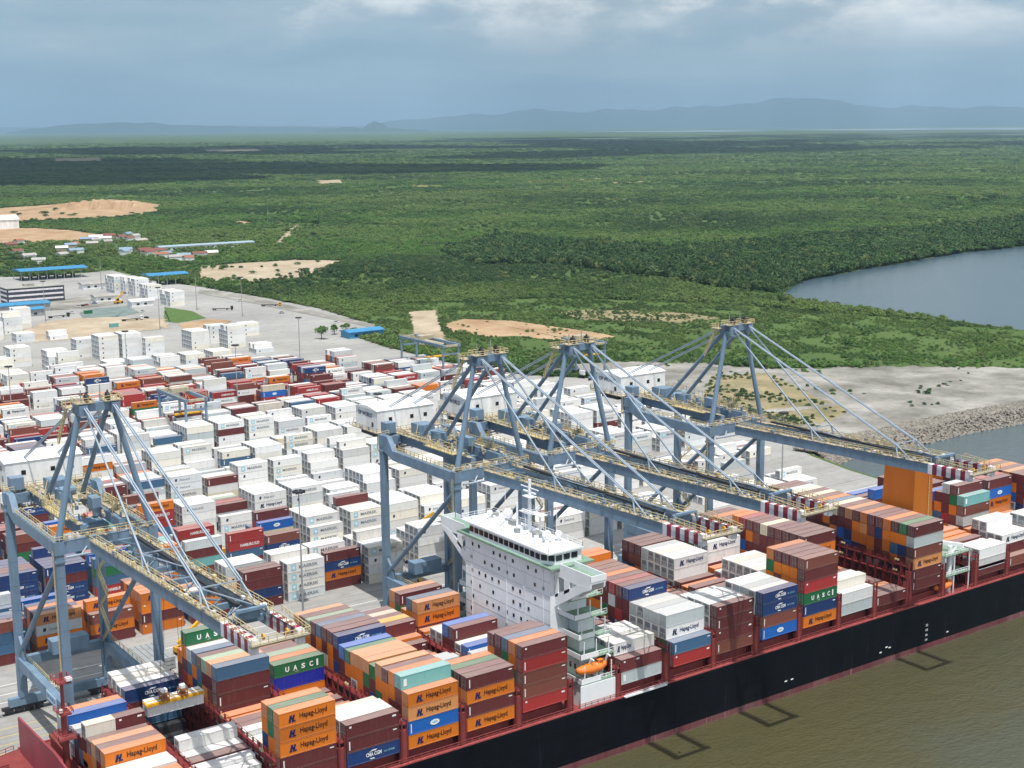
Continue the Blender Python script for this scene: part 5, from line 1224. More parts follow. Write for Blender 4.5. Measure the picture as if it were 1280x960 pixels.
# the yard
YT, YW, YH = 2.95, 2.75, 2.90
yr = random.Random(5)
PLACED = []
def ystack(x, y, cols, block, bay, row):
    cs = cols if isinstance(cols, list) else cols.split(); n = len(cs)
    if any(abs(x-a) < 12.6 and abs(y-b) < 2.6 for a, b in PLACED): return
    PLACED.append((x, y))
    for k, s in enumerate(cs):
        c, l = S(s); add(x, y, GZ+.12+(n-1-k)*YT, c, l, H=YH, where='yard', info=[block, x, row, k])
def yexp(x, y, block, spec):
    for k, s in enumerate(spec.split(';')):
        if s.strip() and s.strip() != '-': ystack(x, y+k*YW, s.strip(), block, None, k)
BLK = [358.5, 397.5, 437.0, 478.5, 516.0, 556.5, 592.0, 624.0, 660.0, 695.0, 728.0, 760.0]
W4 = 'W:MSK W:MSK W W'
yexp(171.1, 358.6, 0, 'W:MSK W:MSK W:MSK W:MSK; W W W W; W W W; W W W; W: W W W; W: W W W')
yexp(157.2, 358.6, 0, 'M:MARK M: B:MARK M; M K M O; O M')
yexp(184.9, 361.2, 0, 'M:MARK B:CMA O:HL M; M O M; K M M')
yexp(198.9, 361.2, 0, 'W:MSK W:MSK W:MSK W; W: W W W; W: W W W W')
yexp(216.3, 358.6, 0, 'W:DOT W: W: W: W:; W: W W W W; W: W W W W; W: W W W; W: W W W')
yexp(198.4, 397.5, 1, 'W:MSK W:MSK W; W:MSK W W W; W W W W; W W W W; W W W W')
yexp(213.6, 397.5, 1, 'W:MSK W:MSK W W; W: W W W; W: W W W; -; W: W W W')
yexp(227.9, 397.5, 1, 'W: W:DOT W W; W: W W W; W: W W W; W: W W W; W: W W W')
yexp(242.6, 397.5, 1, 'W:DOTT W W; W: W W W; W: W W W; W: W W W; W: W W W')
yexp(182.8, 397.5, 1, 'K:MARK B M; C: M:; b:OVAL C: K B; M:MARK R: M B K; M S M; S B K')
yexp(158.2, 402.0, 1, 'Y: S; S S; w S; R:HS M M M; R:HS R:HS M M; w K M')
yexp(211.4, 436.9, 2, 'W:MSK W:DOT W W; W: W W W; W: W W W; W: W W W')
yexp(226.6, 436.9, 2, 'W:MSK W: W; W: W W; W: W W; -; W: W W')
yexp(241.9, 436.9, 2, 'W: W:MSK W; W: W W W; W: W W W; W: W W W; W: W W W')
yexp(197.0, 436.9, 2, 'W:DOTT W W W; W: W W W; W: W W W; W: W W W; W: W W W')
yexp(170.4, 437.5, 2, 'W:DOTT W: W W; W:MSK W W W; W: W W W; W: W W W; w W')
yexp(184.0, 441.6, 2, 'M: w B; R:HS g M; M w K; g O M; W: W M')
yexp(209.9, 479.5, 3, 'W:MSK W:DOT W W; W: W W W; W: W W W; -; W: W W')
yexp(224.6, 479.5, 3, 'W:DOT W:MSK W W; W: W W W; W: W W; W: W W; W: W W')
yexp(221.6, 624.0, 7, 'O:HL G:UASC O:HL M; M R M; M M'); yexp(262.2, 624.0, 7, 'R:HS W:MSK R:MARK M; S w W M; S w W')
yexp(289.1, 626.0, 7, 'C: b:OVAL R:MARK M; K M M; K M K; P M'); yexp(309.0, 660.5, 8, 'O:HL R M; W: W W; w W'); yexp(320.0, 660.5, 8, 'B:CMA M: M; B M M; M M')
def pal(Y0, x, rgn):
    u = yr.random()
    if rgn == 'white': return 'W' if u < .93 else yr.choice('wCSM')
    if rgn == 'mixw': return 'W' if u < .50 else yr.choice('MMRRKBwwSO')
    if rgn == 'col': return 'W' if u < .16 else yr.choice('MMMRRKKBBbOOPGTwSS')
    if rgn == 'blue': return yr.choice('BBBBBMW')
    if rgn == 'orange': return yr.choice('OOOOOMK')
    if rgn == 'far': return 'W' if u < .36 else yr.choice('MMMMRRRKKBSwwO')
for j, Y0 in enumerate(BLK):
    off = (198.4 + (0, 0, 0, -1.5, 6.5, 8.0, 3.0, 9.0, 2.0, 12.0, 5.0, 1.0)[j]) % 14.4
    for k in range(0, 40):
        x = off+14.4*k
        base = {0: 3.8, 1: 3.9, 2: 3.8, 3: 3.8, 4: 3.7, 5: 3.7, 6: 3.0, 7: 2.8, 8: 2.9, 9: 2.7, 10: 2.4, 11: 2.2}[j]
        xr = {0: 408, 1: 418, 2: 425, 3: 428, 4: 430, 5: 430, 6: 425, 7: 425, 8: 420, 9: 395, 10: 360, 11: 285}[j]
        if x+12 > xr or x < 40: continue
        if j == 0: rgn = 'col' if x < 150 else 'white'
        elif j == 1: rgn = 'blue' if x < 118 else 'col' if x < 180 else 'white'
        elif j == 2: rgn = 'col' if x < 160 else 'white'
        elif j == 3: rgn = 'mixw' if x < 175 else 'white'
        elif j in (4, 5): rgn = 'mixw' if x < 190 else 'white'
        elif j == 6: rgn = 'mixw' if x < 240 else 'far'
        elif j >= 10: rgn = 'mixw'
        else: rgn = 'far'
        if j == 0 and 108 < x < 135: rgn = 'orange'
        if j == 0 and x < 108: rgn = 'col'
        low = 1.0
        if j == 0 and x > 300: low = .42
        if j == 1 and x > 320: low = .6
        if j == 0 and 235 < x < 300: low = .7
        hb = base*low+yr.uniform(-.7, .7)
        if yr.random() < .04: continue
        same = pal(Y0, x, rgn)
        for r_ in range(6):
            if yr.random() < .07: continue
            n = max(1, min(5, int(round(hb+yr.choice([0, 0, 0, 0, 0, -1, .4])))))
            cs = [(same if (rgn in ('far', 'col', 'mixw') and yr.random() < .3) else pal(Y0, x, rgn)) for _ in range(n)]
            cs = [c if r_ == 0 or True else c for c in cs]
            ystack(x, Y0+r_*YW, cs, j, k, r_)
# the empty depots farther back: blocks of white reefers
DEP = [((8, 470), 3, 5, 0), ((38, 466), 3, 5, 0), ((66, 462), 2, 5, 0), ((135, 454), 2, 5, 0), ((165, 451), 3, 4, 0), ((200, 447), 2, 5, 0), ((232, 444), 2, 5, 0), ((266, 440), 2, 5, 0), ((60, 440), 4, 5, 0), ((320, 431), 2, 4, 0), ((85, 452), 3, 5, 0), ((-20, 405), 4, 5, 0), ((262, 408), 4, 5, 0), ((95, 425), 4, 4, 0), ((12, 436), 4, 5, 0), ((45, 435), 5, 5, 0), ((72, 441), 4, 3, 1), ((123, 421), 5, 6, 0), ((152, 418), 5, 5, 0), ((181, 417), 5, 5, 0), ((239, 415), 4, 6, 0), ((284, 408), 5, 5, 0), ((303, 405), 3, 4, 1),
       ((4, 392), 5, 5, 0), ((16, 386), 5, 4, 0), ((-10, 452), 3, 6, 0), ((20, 418), 2, 4, 1), ((142, 346), 5, 8, 0), ((156, 347), 5, 8, 0), ((168, 349), 5, 8, 0), ((184, 357), 4, 7, 0), ((196, 356), 4, 6, 0), ((212, 365), 4, 8, 0), ((226, 364), 4, 7, 0), ((62, 415), 2, 3, 1)]
for q, ((px, py), n, nr, mx) in enumerate(DEP):
    X0, Y0 = gp(px, py, GZ+n*YT)
    for r_ in range(nr):
        nn = n-(1 if yr.random() < .25 else 0)
        ystack(X0, Y0+r_*YW, ['W:DOT' if (r_ == 0 and yr.random() < .6) else ('W:' if yr.random() < .95 or not mx else 'S') for _ in range(nn)], 20+q, 0, r_)

# which containers show largest in the photograph: a coarse depth test from the camera
def visible_pixels():
    Wp, Hp = 640, 480; f = FPX/2
    R3 = np.array([CR[:], (-CU)[:], FW[:]])
    dep = np.full((Hp, Wp), 1e9); store = []
    def faces(x0, x1, y0, y1, z0, z1):
        return [((x0, y0, z0), (x1-x0, 0, 0), (0, 0, z1-z0)), ((x0, y0, z0), (0, y1-y0, 0), (0, 0, z1-z0)), ((x0, y0, z1), (x1-x0, 0, 0), (0, y1-y0, 0))]
    boxes = [(c['x'], c['x']+c['L'], c['y'], c['y']+W_, c['z'], c['z']+c['H'], i) for i, c in enumerate(CL)]
    boxes += [(179.8, 190, 240.6, 275.6, 13, 44, -1), (309, 316.6, 242.6, 253.4, 13, 47, -1)]
    for x0, x1, y0, y1, z0, z1, i in boxes:
        d = math.hypot(x0, y0); ppm = f/d*1.05
        for o, a, b in faces(x0, x1, y0, y1, z0, z1):
            na = max(2, int(np.linalg.norm(a)*ppm*1.3)+1); nb = max(2, int(np.linalg.norm(b)*ppm*1.3)+1)
            u, v = np.meshgrid((np.arange(na)+.5)/na, (np.arange(nb)+.5)/nb)
            Pn = np.array(o)[None]+u.ravel()[:, None]*np.array(a)[None]+v.ravel()[:, None]*np.array(b)[None]-np.array([0, 0, CAM_Z])
            q = Pn@R3.T; px = (Wp/2+f*q[:, 0]/q[:, 2]).astype(int); py = (Hp/2+f*q[:, 1]/q[:, 2]).astype(int)
            ok = (px >= 0) & (px < Wp) & (py >= 0) & (py < Hp)
            px, py, dz = px[ok], py[ok], q[ok, 2]
            np.minimum.at(dep, (py, px), dz); store.append((i, py, px, dz))
    ids = np.full((Hp, Wp), -1)
    for i, py, px, dz in store:
        if i < 0: continue
        k = dz <= dep[py, px]+1e-6; ids[py[k], px[k]] = i
    cnt = np.bincount(ids[ids >= 0].ravel(), minlength=len(CL))
    return cnt
VP = visible_pixels()
bays = {}
for c in CL:
    if c['where'] == 'yard': bays.setdefault(c['info'][0], set()).add(round(c['info'][1], 1))
bays = {k: sorted(v) for k, v in bays.items()}
BAYW = {}
for n, i in enumerate(sorted(set(c['info'][0] for c in CL if c['where'] == 'ship'))): BAYW[i] = n
def label(c):
    w = WORD[c['c']]; i = c['info']
    what = 'reefer' if c['reefer'] else 'container'
    if c['L'] < 7: w = 'short '+w
    tier = 'top' if i[2 if c['where'] == 'ship' else 3] == 0 else ORD[i[2 if c['where'] == 'ship' else 3]]+' from top'
    if c['where'] == 'ship':
        bay = BAYW[i[0]]
        half_ = '' if c['L'] > 7 else (' bow half' if i[3] == 0 else ' stern half')
        return f"{w} {what} {tier},{half_} {ORD[i[1]]} row from the water, {ORD[bay]} bay from the bow"
    j = i[0]; k = bays[j].index(round(i[1], 1))
    if j < 20: return f"{w} {what} {tier}, {ORD[i[2]]} row, {ORD[k]} bay from left, {ORD[j]} yard block"
    return f"{w} {what} {tier}, {ORD[i[2]]} row of the {ORD[j-20]} distant reefer stack"
order = sorted(range(len(CL)), key=lambda i: -VP[i])
pick = set(); nb_ = {True: 0, False: 0}
LIM = 296
for i in order:
    rf = CL[i]['reefer']
    if VP[i] < 3: break
    if nb_[rf] < LIM: nb_[rf] += 1; pick.add(i)
print('containers', len(CL), 'picked', nb_, 'visible', int((VP > 0).sum()))
for i in sorted(pick):
    c = CL[i]
    r = empty('reefer_container' if c['reefer'] else 'shipping_container', (c['x'], c['y'], c['z']))
    tag(r, label(c), 'reefer container' if c['reefer'] else 'container', ('reefers ' if c['reefer'] else 'containers ')+('stacked on the ship' if c['where'] == 'ship' else 'stacked in the yard'))
    col = (*(r4.choice(WHITES) if c['c'] == 'W' else PAINT[c['c']]), 1)
    o = link('body', body_mesh(c['L'], c['H']), r); o.color = col
    o = link('refrigeration_unit', reefer_mesh(c['H']), r) if c['reefer'] else link('door', door_mesh(c['H']), r); o.color = col
    if c['let']: link('lettering', let_mesh(c['let'], c['L'], c['H']), r)
# all the others, farther off or hidden deeper in the stacks, as one mass
b = MB(); cols = []
for i, c in enumerate(CL):
    if i in pick: continue
    x, y, z, L, H = c['x'], c['y'], c['z'], c['L'], c['H']; b.cm = 0; n0 = len(b.f)
    b.box(x, x+L, y, y+W_, z, z+H); cols += [r4.choice(WHITES) if c['c'] == 'W' else PAINT[c['c']]]*6
    if c['reefer'] and VP[i] > 0:
        b.cm = 1; b.quad((x-.01, y+.15, z+.2), (x-.01, y+W_-.15, z+.2), (x-.01, y+W_-.15, z+H-.2), (x-.01, y+.15, z+H-.2)); cols.append((.3, .3, .3))
        b.cm = 2; b.quad((x-.02, y+.4, z+H*.5), (x-.02, y+W_-.4, z+H*.5), (x-.02, y+W_-.4, z+H-.3), (x-.02, y+.4, z+H-.3)); cols.append((.3, .3, .3))
    if c['let'] and VP[i] > 0:
        k0 = len(b.f); let_builder(c['let'], L, H, b, x, y, z, {n: q+3 for n, q in LMI.items()}); cols += [(.3, .3, .3)]*(len(b.f)-k0)
me = bpy.data.meshes.new('stacked_containers'); me.from_pydata(b.v, [], b.f)
for m_ in [MAT['contattr'], MAT['reefend'], MAT['reefdark']]+[MAT[n] for n in LETM]: me.materials.append(m_)
me.polygons.foreach_set('material_index', b.m)
at = me.attributes.new('paint', 'FLOAT_COLOR', 'FACE'); ca = np.ones((len(cols), 4), np.float32); ca[:, :3] = cols; at.data.foreach_set('color', ca.ravel())
me.update()
tag(link('stacked_containers', me), kind='stuff')

# ------------------------------------------------------------------ yard machines, buildings, masts, vehicles
def rtg(loc, span, wid, h, label):
    r = empty('yard_gantry_crane', loc); tag(r, label, 'crane', 'rubber-tyred gantry cranes over the yard stacks')
    for x in (0, wid):
        for y in (0, span):
            b = MB(); b.box(x-.45, x+.45, y-.45, y+.45, 1.6, h); L = b.build('leg', MAT['crane'], r)
            b = MB(); [b.tube((x+k, y-.4, .8), (x+k, y+.4, .8), .8, n=10) for k in (-1.6, 1.6)]; b.build('wheel', MAT['rubber'], L)
    for y in (0, span):
        b = MB(); b.box(-2.4, wid+2.4, y-.5, y+.5, 1.3, 2.2); b.build('sill_beam', MAT['crane'], r)
        b = MB(); b.box(.45, wid-.45, y-.35, y+.35, h-4.2, h-3.4); b.build('frame_beam', MAT['crane'], r)
    for x in (0, wid):
        b = MB(); b.box(x-.6, x+.6, -1.4, span+1.4, h, h+1.5); G_ = b.build('top_girder', MAT['crane'], r)
        b = MB(); b.rail([(x+(.9 if x else -.9), -1.4, h+1.5), (x+(.9 if x else -.9), span+1.4, h+1.5)], step=2); b.build('rail', MAT['railyellow'], G_)
    b = MB(); b.box(.6, wid-.6, span*.55, span*.55+4.5, h+1.5, h+3.4); T = b.build('trolley', MAT['galv'], r)
    for y in (-1.3, span+.3):
        b = MB(); b.box(1, wid-1, y, y+1, h+.2, h+1.3); b.build('end_tie', MAT['galv'], r)
    b = MB(); b.box(wid*.5-1.1, wid*.5+1.1, span*.55+4.6, span*.55+6.8, h-2.2, h+.6); b.build('cab', MAT['cranewhite'], T)
    b = MB(); b.box(-1.8, wid+1.8, span*.3-1.2, span*.3+1.2, h-7, h-6.4); b.bar((1.5, span*.3, h-6.4), (1.5, span*.55+2, h+1.5), .1); b.bar((wid-1.5, span*.3, h-6.4), (wid-1.5, span*.55+2, h+1.5), .1); b.build('spreader', MAT['yellow'], T)
    b = MB(); b.box(-1.6, -.6, span*.2, span*.2+4, 2.2, 4.6); b.build('power_box', MAT['cranewhite'], r)
    return r
rtg((225.5, 568.5, GZ), 31, 9.5, 20.5, 'grey yard gantry crane straddling the orange and green stack on the left')
rtg((397, 628, GZ), 44, 10, 20.5, 'grey yard gantry crane at the far edge of the yard below the scrub')
rtg((470, 590, GZ), 26, 9, 19.5, 'grey yard gantry crane partly hidden behind the middle quay cranes')

def mast(px, py, h, lab, head=True):
    x, y = gp(px, py); r = empty('light_mast', (x, y, GZ)); tag(r, lab, 'light mast', 'tall lighting masts of the terminal')
    b = MB(); b.tube((0, 0, 0), (0, 0, h), .34, .14, 8); b.build('pole', MAT['grey'], r)
    if head:
        b = MB(); b.tube((0, 0, h-.6), (0, 0, h-.2), 1.2, n=12); [b.cbox((1.5*math.cos(a), 1.5*math.sin(a), h-.3), (.7, .7, .55)) for a in [i*math.pi/4 for i in range(8)]]; b.build('lamp_ring', MAT['dark'], r)
x_, y_ = gp(379, 768)
mast(379, 768, 37, 'tall light mast with a dark lamp ring among the white stacks beside the lettered tower')
mast(375, 452, 27, 'thin light mast standing at the edge of the empty paved apron')
mast(160, 478, 29, 'thin light mast in front of the distant white reefer stacks')
mast(15, 520, 25, 'light mast at the left edge rising over the red and white stacks')
mast(298, 522, 36, 'light mast in the middle of the coloured far blocks')
mast(127, 362, 30, 'light mast behind the dark striped office')
mast(246, 388, 32, 'light mast beside the small lawn')
mast(303, 396, 30, 'light mast on the paved apron right of the lawn')
mast(57, 402, 30, 'light mast in front of the office building')
mast(200, 412, 30, 'light mast left of the reefer stack by the lawn')
mast(335, 281, 42, 'thin radio tower standing alone in the green bush', False)
mast(474, 565, 26, 'light mast left of the blue-grey middle crane house')
mast(977, 610, 30, 'light mast beside the stacked grey reefers at the right of the yard')

def shed(px, py, L, D, h, lab, roofmat, wallmat, kind='shed', over=.8, posts=False, ry=0.0):
    x, y = gp(px, py); r = empty(kind, (x, y, GZ), ry); tag(r, lab, 'canopy' if posts else 'building')
    if posts:
        for i in range(int(L/8)+1):
            for yy in (.5, D-.5):
                b = MB(); b.box(i*8-.25, i*8+.25, yy-.25, yy+.25, 0, h); b.build('post', MAT['grey'], r)
        b = MB(); [b.cbox((4+8*i, D/2, 1.4), (2.4, 6, 2.8)) for i in range(int(L/8))]; b.build('booth', MAT['dark'], r)
    else:
        b = MB(); b.box(0, L, 0, D, 0, h); w = b.build('wall', wallmat, r)
        b = MB(); [b.box(4+i*6, 6.4+i*6, -.08, -.01, 1.2, 2.8) for i in range(int((L-6)/6))]; b.build('window', MAT['glass'], w)
    b = MB(); b.prism([(-over, h+.02), (D+over, h+.02), (D+over, h+.5), (D/2, h+1.8), (-over, h+.5)], -over, L+over); b.build('roof', roofmat, r)
    return r
shed(27, 352, 62, 26, 9, 'wide pale blue roofed gate canopy at the left behind the office', MAT['roofblue'], None, 'gate_canopy', 1, True)
shed(188, 358, 36, 20, 9, 'bright blue gate canopy behind the reefer stacks', MAT['roofblue'], None, 'gate_canopy', 1, True)
shed(200, 314, 118, 14, 4, 'long low shed with a pale blue roof among the trees', paint('pale_blue_roof', (.30, .40, .46), .6, .3), MAT['cranewhite'], 'long_shed')
shed(-30, 396, 56, 18, 6, 'blue roofed workshop at the left edge of the yard', MAT['roofblue'], MAT['grey'], 'workshop')
shed(36, 396, 12, 10, 5, 'small grey workshop annex with blue roof beside the workshop', MAT['roofblue'], MAT['grey'], 'annex')
shed(104, 362, 20, 12, 4, 'small pale roofed hut right of the office', MAT['concrete'], MAT['cranewhite'], 'site_hut')
shed(120, 378, 22, 12, 4, 'site hut with pale roof in the works compound', MAT['concrete'], MAT['cranewhite'], 'site_hut')
shed(165, 384, 18, 10, 4, 'small white site hut by the reefer stacks', MAT['cranewhite'], MAT['cranewhite'], 'site_hut')
shed(437, 424, 26, 12, 4, 'low blue tarpaulin roofed shed at the edge of the scrub', MAT['roofblue'], MAT['roofblue'], 'low_shed')
# office: dark block with white window bands
x, y = gp(10, 381); of = empty('office_building', (x, y, GZ)); tag(of, 'dark three-storey office block with white window bands', 'building')
b = MB(); b.box(0, 46, 0, 20, 0, 12.5); w = b.build('wall', flat('office_dark', (.05, .055, .075)), of)
for z in (2.2, 6.0, 9.8):
    b = MB(); b.box(1, 45, -.12, -.01, z, z+1.5); b.box(-.12, -.01, 1, 19, z, z+1.5); b.build('window_band', MAT['stripewhite'], w)
b = MB(); b.box(-.4, 46.4, -.4, 20.4, 12.52, 13.0); b.cbox((20, 10, 14), (8, 6, 2)); b.build('roof', MAT['concrete'], of)
# greenhouse-like white store at the left edge
x, y = gp(-30, 288); st = empty('storage_shed', (x, y, GZ)); tag(st, 'big white storage shed at the left edge beside the red earth', 'building')
b = MB(); b.box(0, 60, 0, 30, 0, 13); b.build('wall', MAT['cranewhite'], st)
b = MB(); b.prism([(-1, 13.02), (31, 13.02), (15, 19)], -1, 61); b.build('roof', MAT['cranewhite'], st)
# village: small houses
vr = random.Random(17); RC = [paint('tile_roof', (.20, .07, .055), .7, .4), paint('faded_blue_roof', (.22, .30, .40), .6, .4), MAT['cranewhite'], MAT['concrete'], paint('tin_roof', (.40, .38, .36), .5, .4), paint('rust_roof', (.30, .12, .07), .7, .4)]
RN = ['brown-red', 'faded blue', 'white', 'concrete', 'tin', 'rusty']
hp = [(70, 316), (82, 312), (92, 309), (100, 304), (108, 308), (116, 304), (124, 302), (131, 306), (88, 318), (76, 322), (112, 300), (128, 298), (150, 300), (160, 303), (168, 300), (176, 318), (184, 321), (190, 318), (194, 323), (212, 326), (222, 324), (232, 326), (156, 320), (150, 318), (205, 322), (40, 330), (18, 318), (30, 324), (160, 296), (172, 304), (242, 322), (258, 321), (8, 310), (22, 306)]
for q, (px, py) in enumerate(hp):
    x, y = gp(px, py); L, D, h = vr.uniform(9, 17), vr.uniform(7, 10), vr.uniform(3.2, 5.5); k = vr.randrange(6)
    if 176 <= px <= 196: k = vr.choice([0, 0, 5])
    r = empty('village_house', (x, y, GZ), vr.uniform(-.5, .5)); tag(r, f"small house with a {RN[k]} roof, {ORD[q]} nearest of the village among the trees" if q < 30 else f"small house with a {RN[k]} roof at the {['near', 'far', 'left', 'right'][q-30]} end of the village", 'house', 'houses of the village beyond the yard')
    b = MB(); b.box(0, L, 0, D, 0, h); b.build('wall', MAT['cranewhite'] if vr.random() < .6 else MAT['tan'], r)
    b = MB(); b.prism([(-.5, h+.02), (D+.5, h+.02), (D/2, h+2.2)], -.5, L+.5); b.build('roof', RC[k], r)
# fence posts along the service road (dark line)
f = empty('perimeter_fence', (0, 0, 0)); tag(f, 'long dark perimeter fence between the yard and the grey sand', 'fence')
pf = [gp(*q) for q in [(660, 462), (764, 462), (858, 488), (938, 515), (1006, 541)]]
b = MB()
for a, c in zip(pf[:-1], pf[1:]):
    n = int(math.dist(a, c)/4)
    for i in range(n+1): b.bar((a[0]+(c[0]-a[0])*i/n, a[1]+(c[1]-a[1])*i/n, GZ), (a[0]+(c[0]-a[0])*i/n, a[1]+(c[1]-a[1])*i/n, GZ+2.6), .14)
b.build('post', MAT['concrete'], f)
b = MB()
for a, c in zip(pf[:-1], pf[1:]):
    for z in (.4, 1.2, 2.0, 2.5): b.bar((a[0], a[1], GZ+z), (c[0], c[1], GZ+z), .09)
b.build('wire', MAT['grey'], f)

# vehicles
def truck(px, py, lab, cab='cranewhite', load=None, rz=0.0, z=GZ, at=None):
    x, y = at or gp(px, py); r = empty('terminal_truck', (x, y, z+.1), rz); tag(r, lab, 'truck', 'terminal trucks')
    b = MB(); b.box(0, 14, -.9, .9, 1.05, 1.4); b.build('chassis', MAT['dark'], r)
    b = MB(); b.box(14.3, 16.2, -1.2, 1.2, .7, 3.1); c = b.build('cab', MAT[cab], r)
    b = MB(); b.box(16.21, 16.25, -1.05, 1.05, 1.9, 2.9); b.box(14.8, 15.9, -1.24, -1.21, 1.9, 2.8); b.build('window', MAT['glass'], c)
    for xx in (1.2, 2.6, 11.5, 15.2):
        b = MB(); b.tube((xx, -1.2, .5), (xx, -.75, .5), .5, n=12); b.tube((xx, .75, .5), (xx, 1.2, .5), .5, n=12); b.build('wheel', MAT['rubber'], r)
    if load:
        k = empty('shipping_container', (x+math.cos(rz)*.8+math.sin(rz)*1.3, y+math.sin(rz)*.8-math.cos(rz)*1.3, z+1.55), rz); tag(k, WORD[load]+' container riding on the '+lab.split(' truck')[0]+' truck '+('near the bow' if at and at[0] < 130 else 'amidships'), 'container')
        for nm, me in (('body', body_mesh(12.19, H_)), ('door', door_mesh(H_))): o = link(nm, me, k); o.color = (*PAINT[load], 1)
truck(265, 388, 'dark terminal truck alone on the paved apron left of the mast', 'dark', rz=-.5)
truck(326, 383, 'orange and white terminal truck near the top of the apron', 'yellow', rz=-.6)
truck(152, 402, 'white terminal truck beside the reefer depot', 'cranewhite')
truck(60, 398, 'dark terminal truck in the works compound', 'dark')
truck(0, 0, 'quayside white-cab bow-end truck between the crane legs', 'cranewhite', 'W', at=(104, 300))
truck(0, 0, 'quayside yellow-cab truck under the crane behind the bridge', 'yellow', 'S', at=(172, 304))
truck(0, 0, 'quayside white-cab empty truck near the crane behind the bridge', 'cranewhite', at=(150, 309))
truck(0, 0, 'quayside white-cab truck loaded under the middle crane', 'cranewhite', 'W', at=(262, 304))
truck(0, 0, 'quayside yellow-cab truck at the right end of the quay', 'yellow', 'O', at=(318, 304))
def car(px, py, col, word, where):
    x, y = gp(px, py); r = empty('parked_car', (x, y, GZ+.1), rng.uniform(0, 3.1)); tag(r, word+' car parked '+where, 'car', 'cars parked in the works compound')
    b = MB(); b.prism([(-.85, .35), (.85, .35), (.88, .85), (.80, .95), (-.80, .95), (-.88, .85)], -2.1, 2.1); b.build('body', flat('car_'+word.replace(' ', '_'), col, .3), r)
    b = MB(); b.prism([(-1.3, .96), (1.5, .96), (.9, 1.48), (-.9, 1.48)], -.72, .72, 'y'); b.build('window', MAT['glass'], r)
    for xx in (-1.3, 1.3):
        b = MB(); b.tube((xx, -.9, .32), (xx, -.7, .32), .32, n=10); b.tube((xx, .7, .32), (xx, .9, .32), .32, n=10); b.build('wheel', MAT['rubber'], r)
for q, (px, py, col, w, wh) in enumerate([(98, 384, (.7, .7, .7), 'white', 'nearest the office'), (103, 383, (.03, .03, .04), 'black', 'by the office'), (108, 382, (.4, .02, .02), 'red', 'right of the office'), (113, 381, (.6, .6, .62), 'silver', 'beside the red one'), (118, 380, (.02, .08, .3), 'blue', 'in the compound row'), (90, 392, (.7, .7, .7), 'white', 'alone left of the green slab'), (178, 390, (.7, .7, .7), 'white', 'right of the green slab'), (183, 398, (.02, .02, .02), 'black', 'near the lawn'), (300, 377, (.7, .7, .7), 'white', 'on the long apron'), (352, 392, (.4, .4, .42), 'grey', 'at the far side of the apron'), (420, 404, (.7, .7, .7), 'white', 'at the tip of the apron')]): car(px, py, col, w, wh)
def stacker(at, lab, rz=0.0):
    r = empty('reach_stacker', (at[0], at[1], GZ+.1), rz); tag(r, lab, 'reach stacker', 'yellow reach stackers in the yard')
    b = MB(); b.box(0, 7, -1.6, 1.6, .9, 2.2); b.build('body', MAT['yellow'], r)
    b = MB(); b.box(2.0, 3.8, -.8, .8, 2.22, 4.1); b.build('cab', MAT['glass'], r)
    b = MB(); b.bar((.6, 0, 3.4), (9.5, 0, 9.0), .8, .9); b.build('boom', MAT['yellow'], r)
    b = MB(); b.box(9.0, 10, -3.4, 3.4, 7.6, 8.2); b.build('spreader', MAT['dark'], r)
    for xx in (1.0, 6.0):
        b = MB(); b.tube((xx, -2.0, .85), (xx, -1.3, .85), .85, n=12); b.tube((xx, 1.3, .85), (xx, 2.0, .85), .85, n=12); b.build('wheel', MAT['rubber'], r)
stacker((206, 340), 'yellow reach stacker between the crane legs and the white stacks', 1.2)
stacker((232, 392), 'yellow reach stacker in the lane behind the middle crane leg', -.4)
stacker((128, 338), 'yellow reach stacker on the quay left of the white bridge', .2)
stacker(gp(144, 380), 'yellow reach stacker in the works compound near the office', .4)
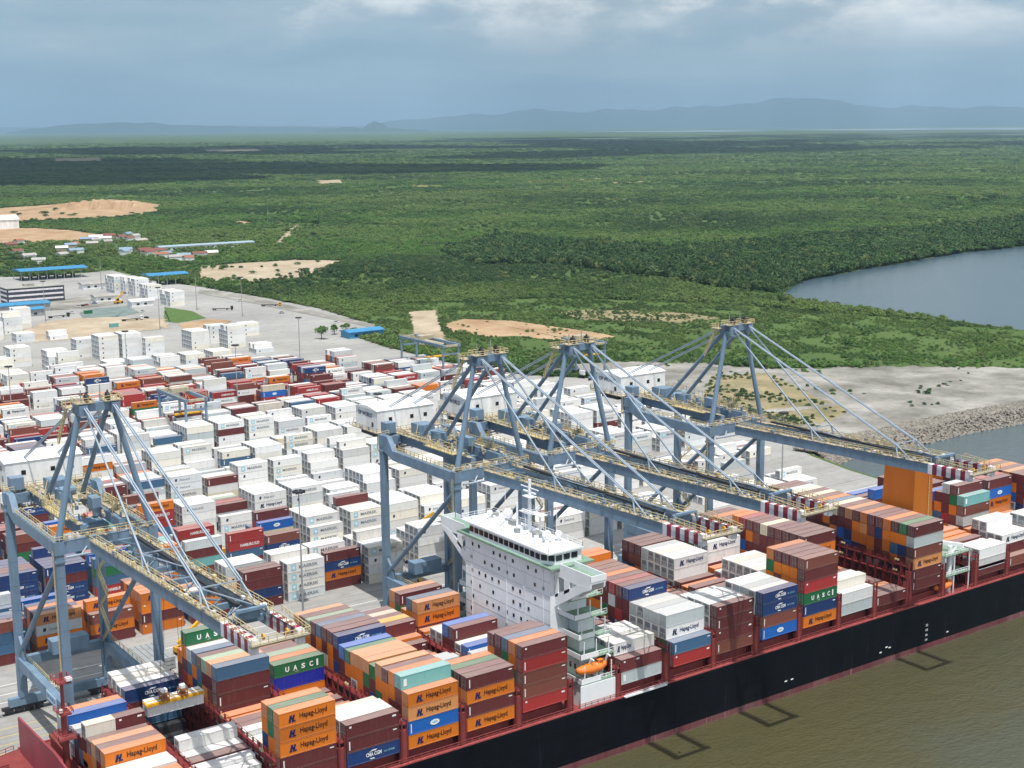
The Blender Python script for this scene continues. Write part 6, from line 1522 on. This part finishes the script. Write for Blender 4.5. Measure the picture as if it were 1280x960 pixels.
for q, (px, py, c, w) in enumerate([(106, 393, 'G', 'green'), (138, 410, 'T', 'turquoise')]):
    x, y = gp(px, py); r = empty('site_cabin', (x, y, GZ)); tag(r, w+' site cabin standing in the works compound', 'cabin')
    o = link('body', body_mesh(6.06, H_), r); o.color = (*PAINT[c], 1); o = link('door', door_mesh(H_), r); o.color = (*PAINT[c], 1)
# hatch covers and a grey transformer house on the quay side
x0 = 121
for q, (x, y, n, lab) in enumerate([(112, 330, 3, 'pile of grey hatch covers on the quay behind the left crane'), (160, 330, 2, 'pile of pale hatch covers lying on the quay near the orange stack'), (300, 330, 3, 'pile of pale hatch covers at the right of the quay')]):
    r = empty('hatch_cover_pile', (x, y, GZ)); tag(r, lab, 'hatch covers', 'hatch covers put down on the quay')
    for k in range(n):
        b = MB(); b.box(0, 12.6, 0, 13, .3+k*1.1, 1.2+k*1.1); [b.box(i*1.5+.3, i*1.5+.5, .2, 12.8, 1.22+k*1.1, 1.38+k*1.1) for i in range(8)]; b.build('hatch_cover', MAT['grey'], r)
# trees one can tell apart by the yard edge
def tree(px, py, h, rad, lab):
    x, y = gp(px, py); r = empty('tree', (x, y, GZ)); tag(r, lab, 'tree', 'trees at the edge of the yard')
    b = MB(); b.tube((0, 0, -.2), (.1, 0, h*.55), .28, .16, 8); b.bar((.1, 0, h*.4), (rad*.5, .3, h*.7), .14); b.bar((.1, 0, h*.45), (-rad*.4, -.4, h*.72), .14); b.build('trunk', MAT['bark'], r)
    o = link('crown', crown_mesh('crown', int(px*7+py), 520, .9, .20), r, (0, 0, h*.28)); o.scale = (rad, rad, h*.72)
for k, (px, py, h, rad, lab) in enumerate([(402, 424, 9, 7, 'round dark bush tree standing at the left of the apron corner'), (418, 418, 7, 5, 'smaller bush tree right of the round one at the apron corner'), (432, 414, 6, 4.5, 'low bush tree nearest the blue tarpaulin shed'), (396, 284, 14, 13, 'broad dark tree in the bush right of the sandy trail'), (372, 279, 10, 9, 'dark tree just above the sandy trail'), (1188, 252, 14, 22, 'left tree of the dark clump standing out in the right-hand bush'), (1215, 253, 16, 24, 'middle tree of the dark clump in the right-hand bush'), (1240, 252, 14, 20, 'right tree of the dark clump in the right-hand bush'), (975, 380, 8, 5, 'lone tree on the near bank of the lagoon')]):
    tree(px, py, h, rad, lab)
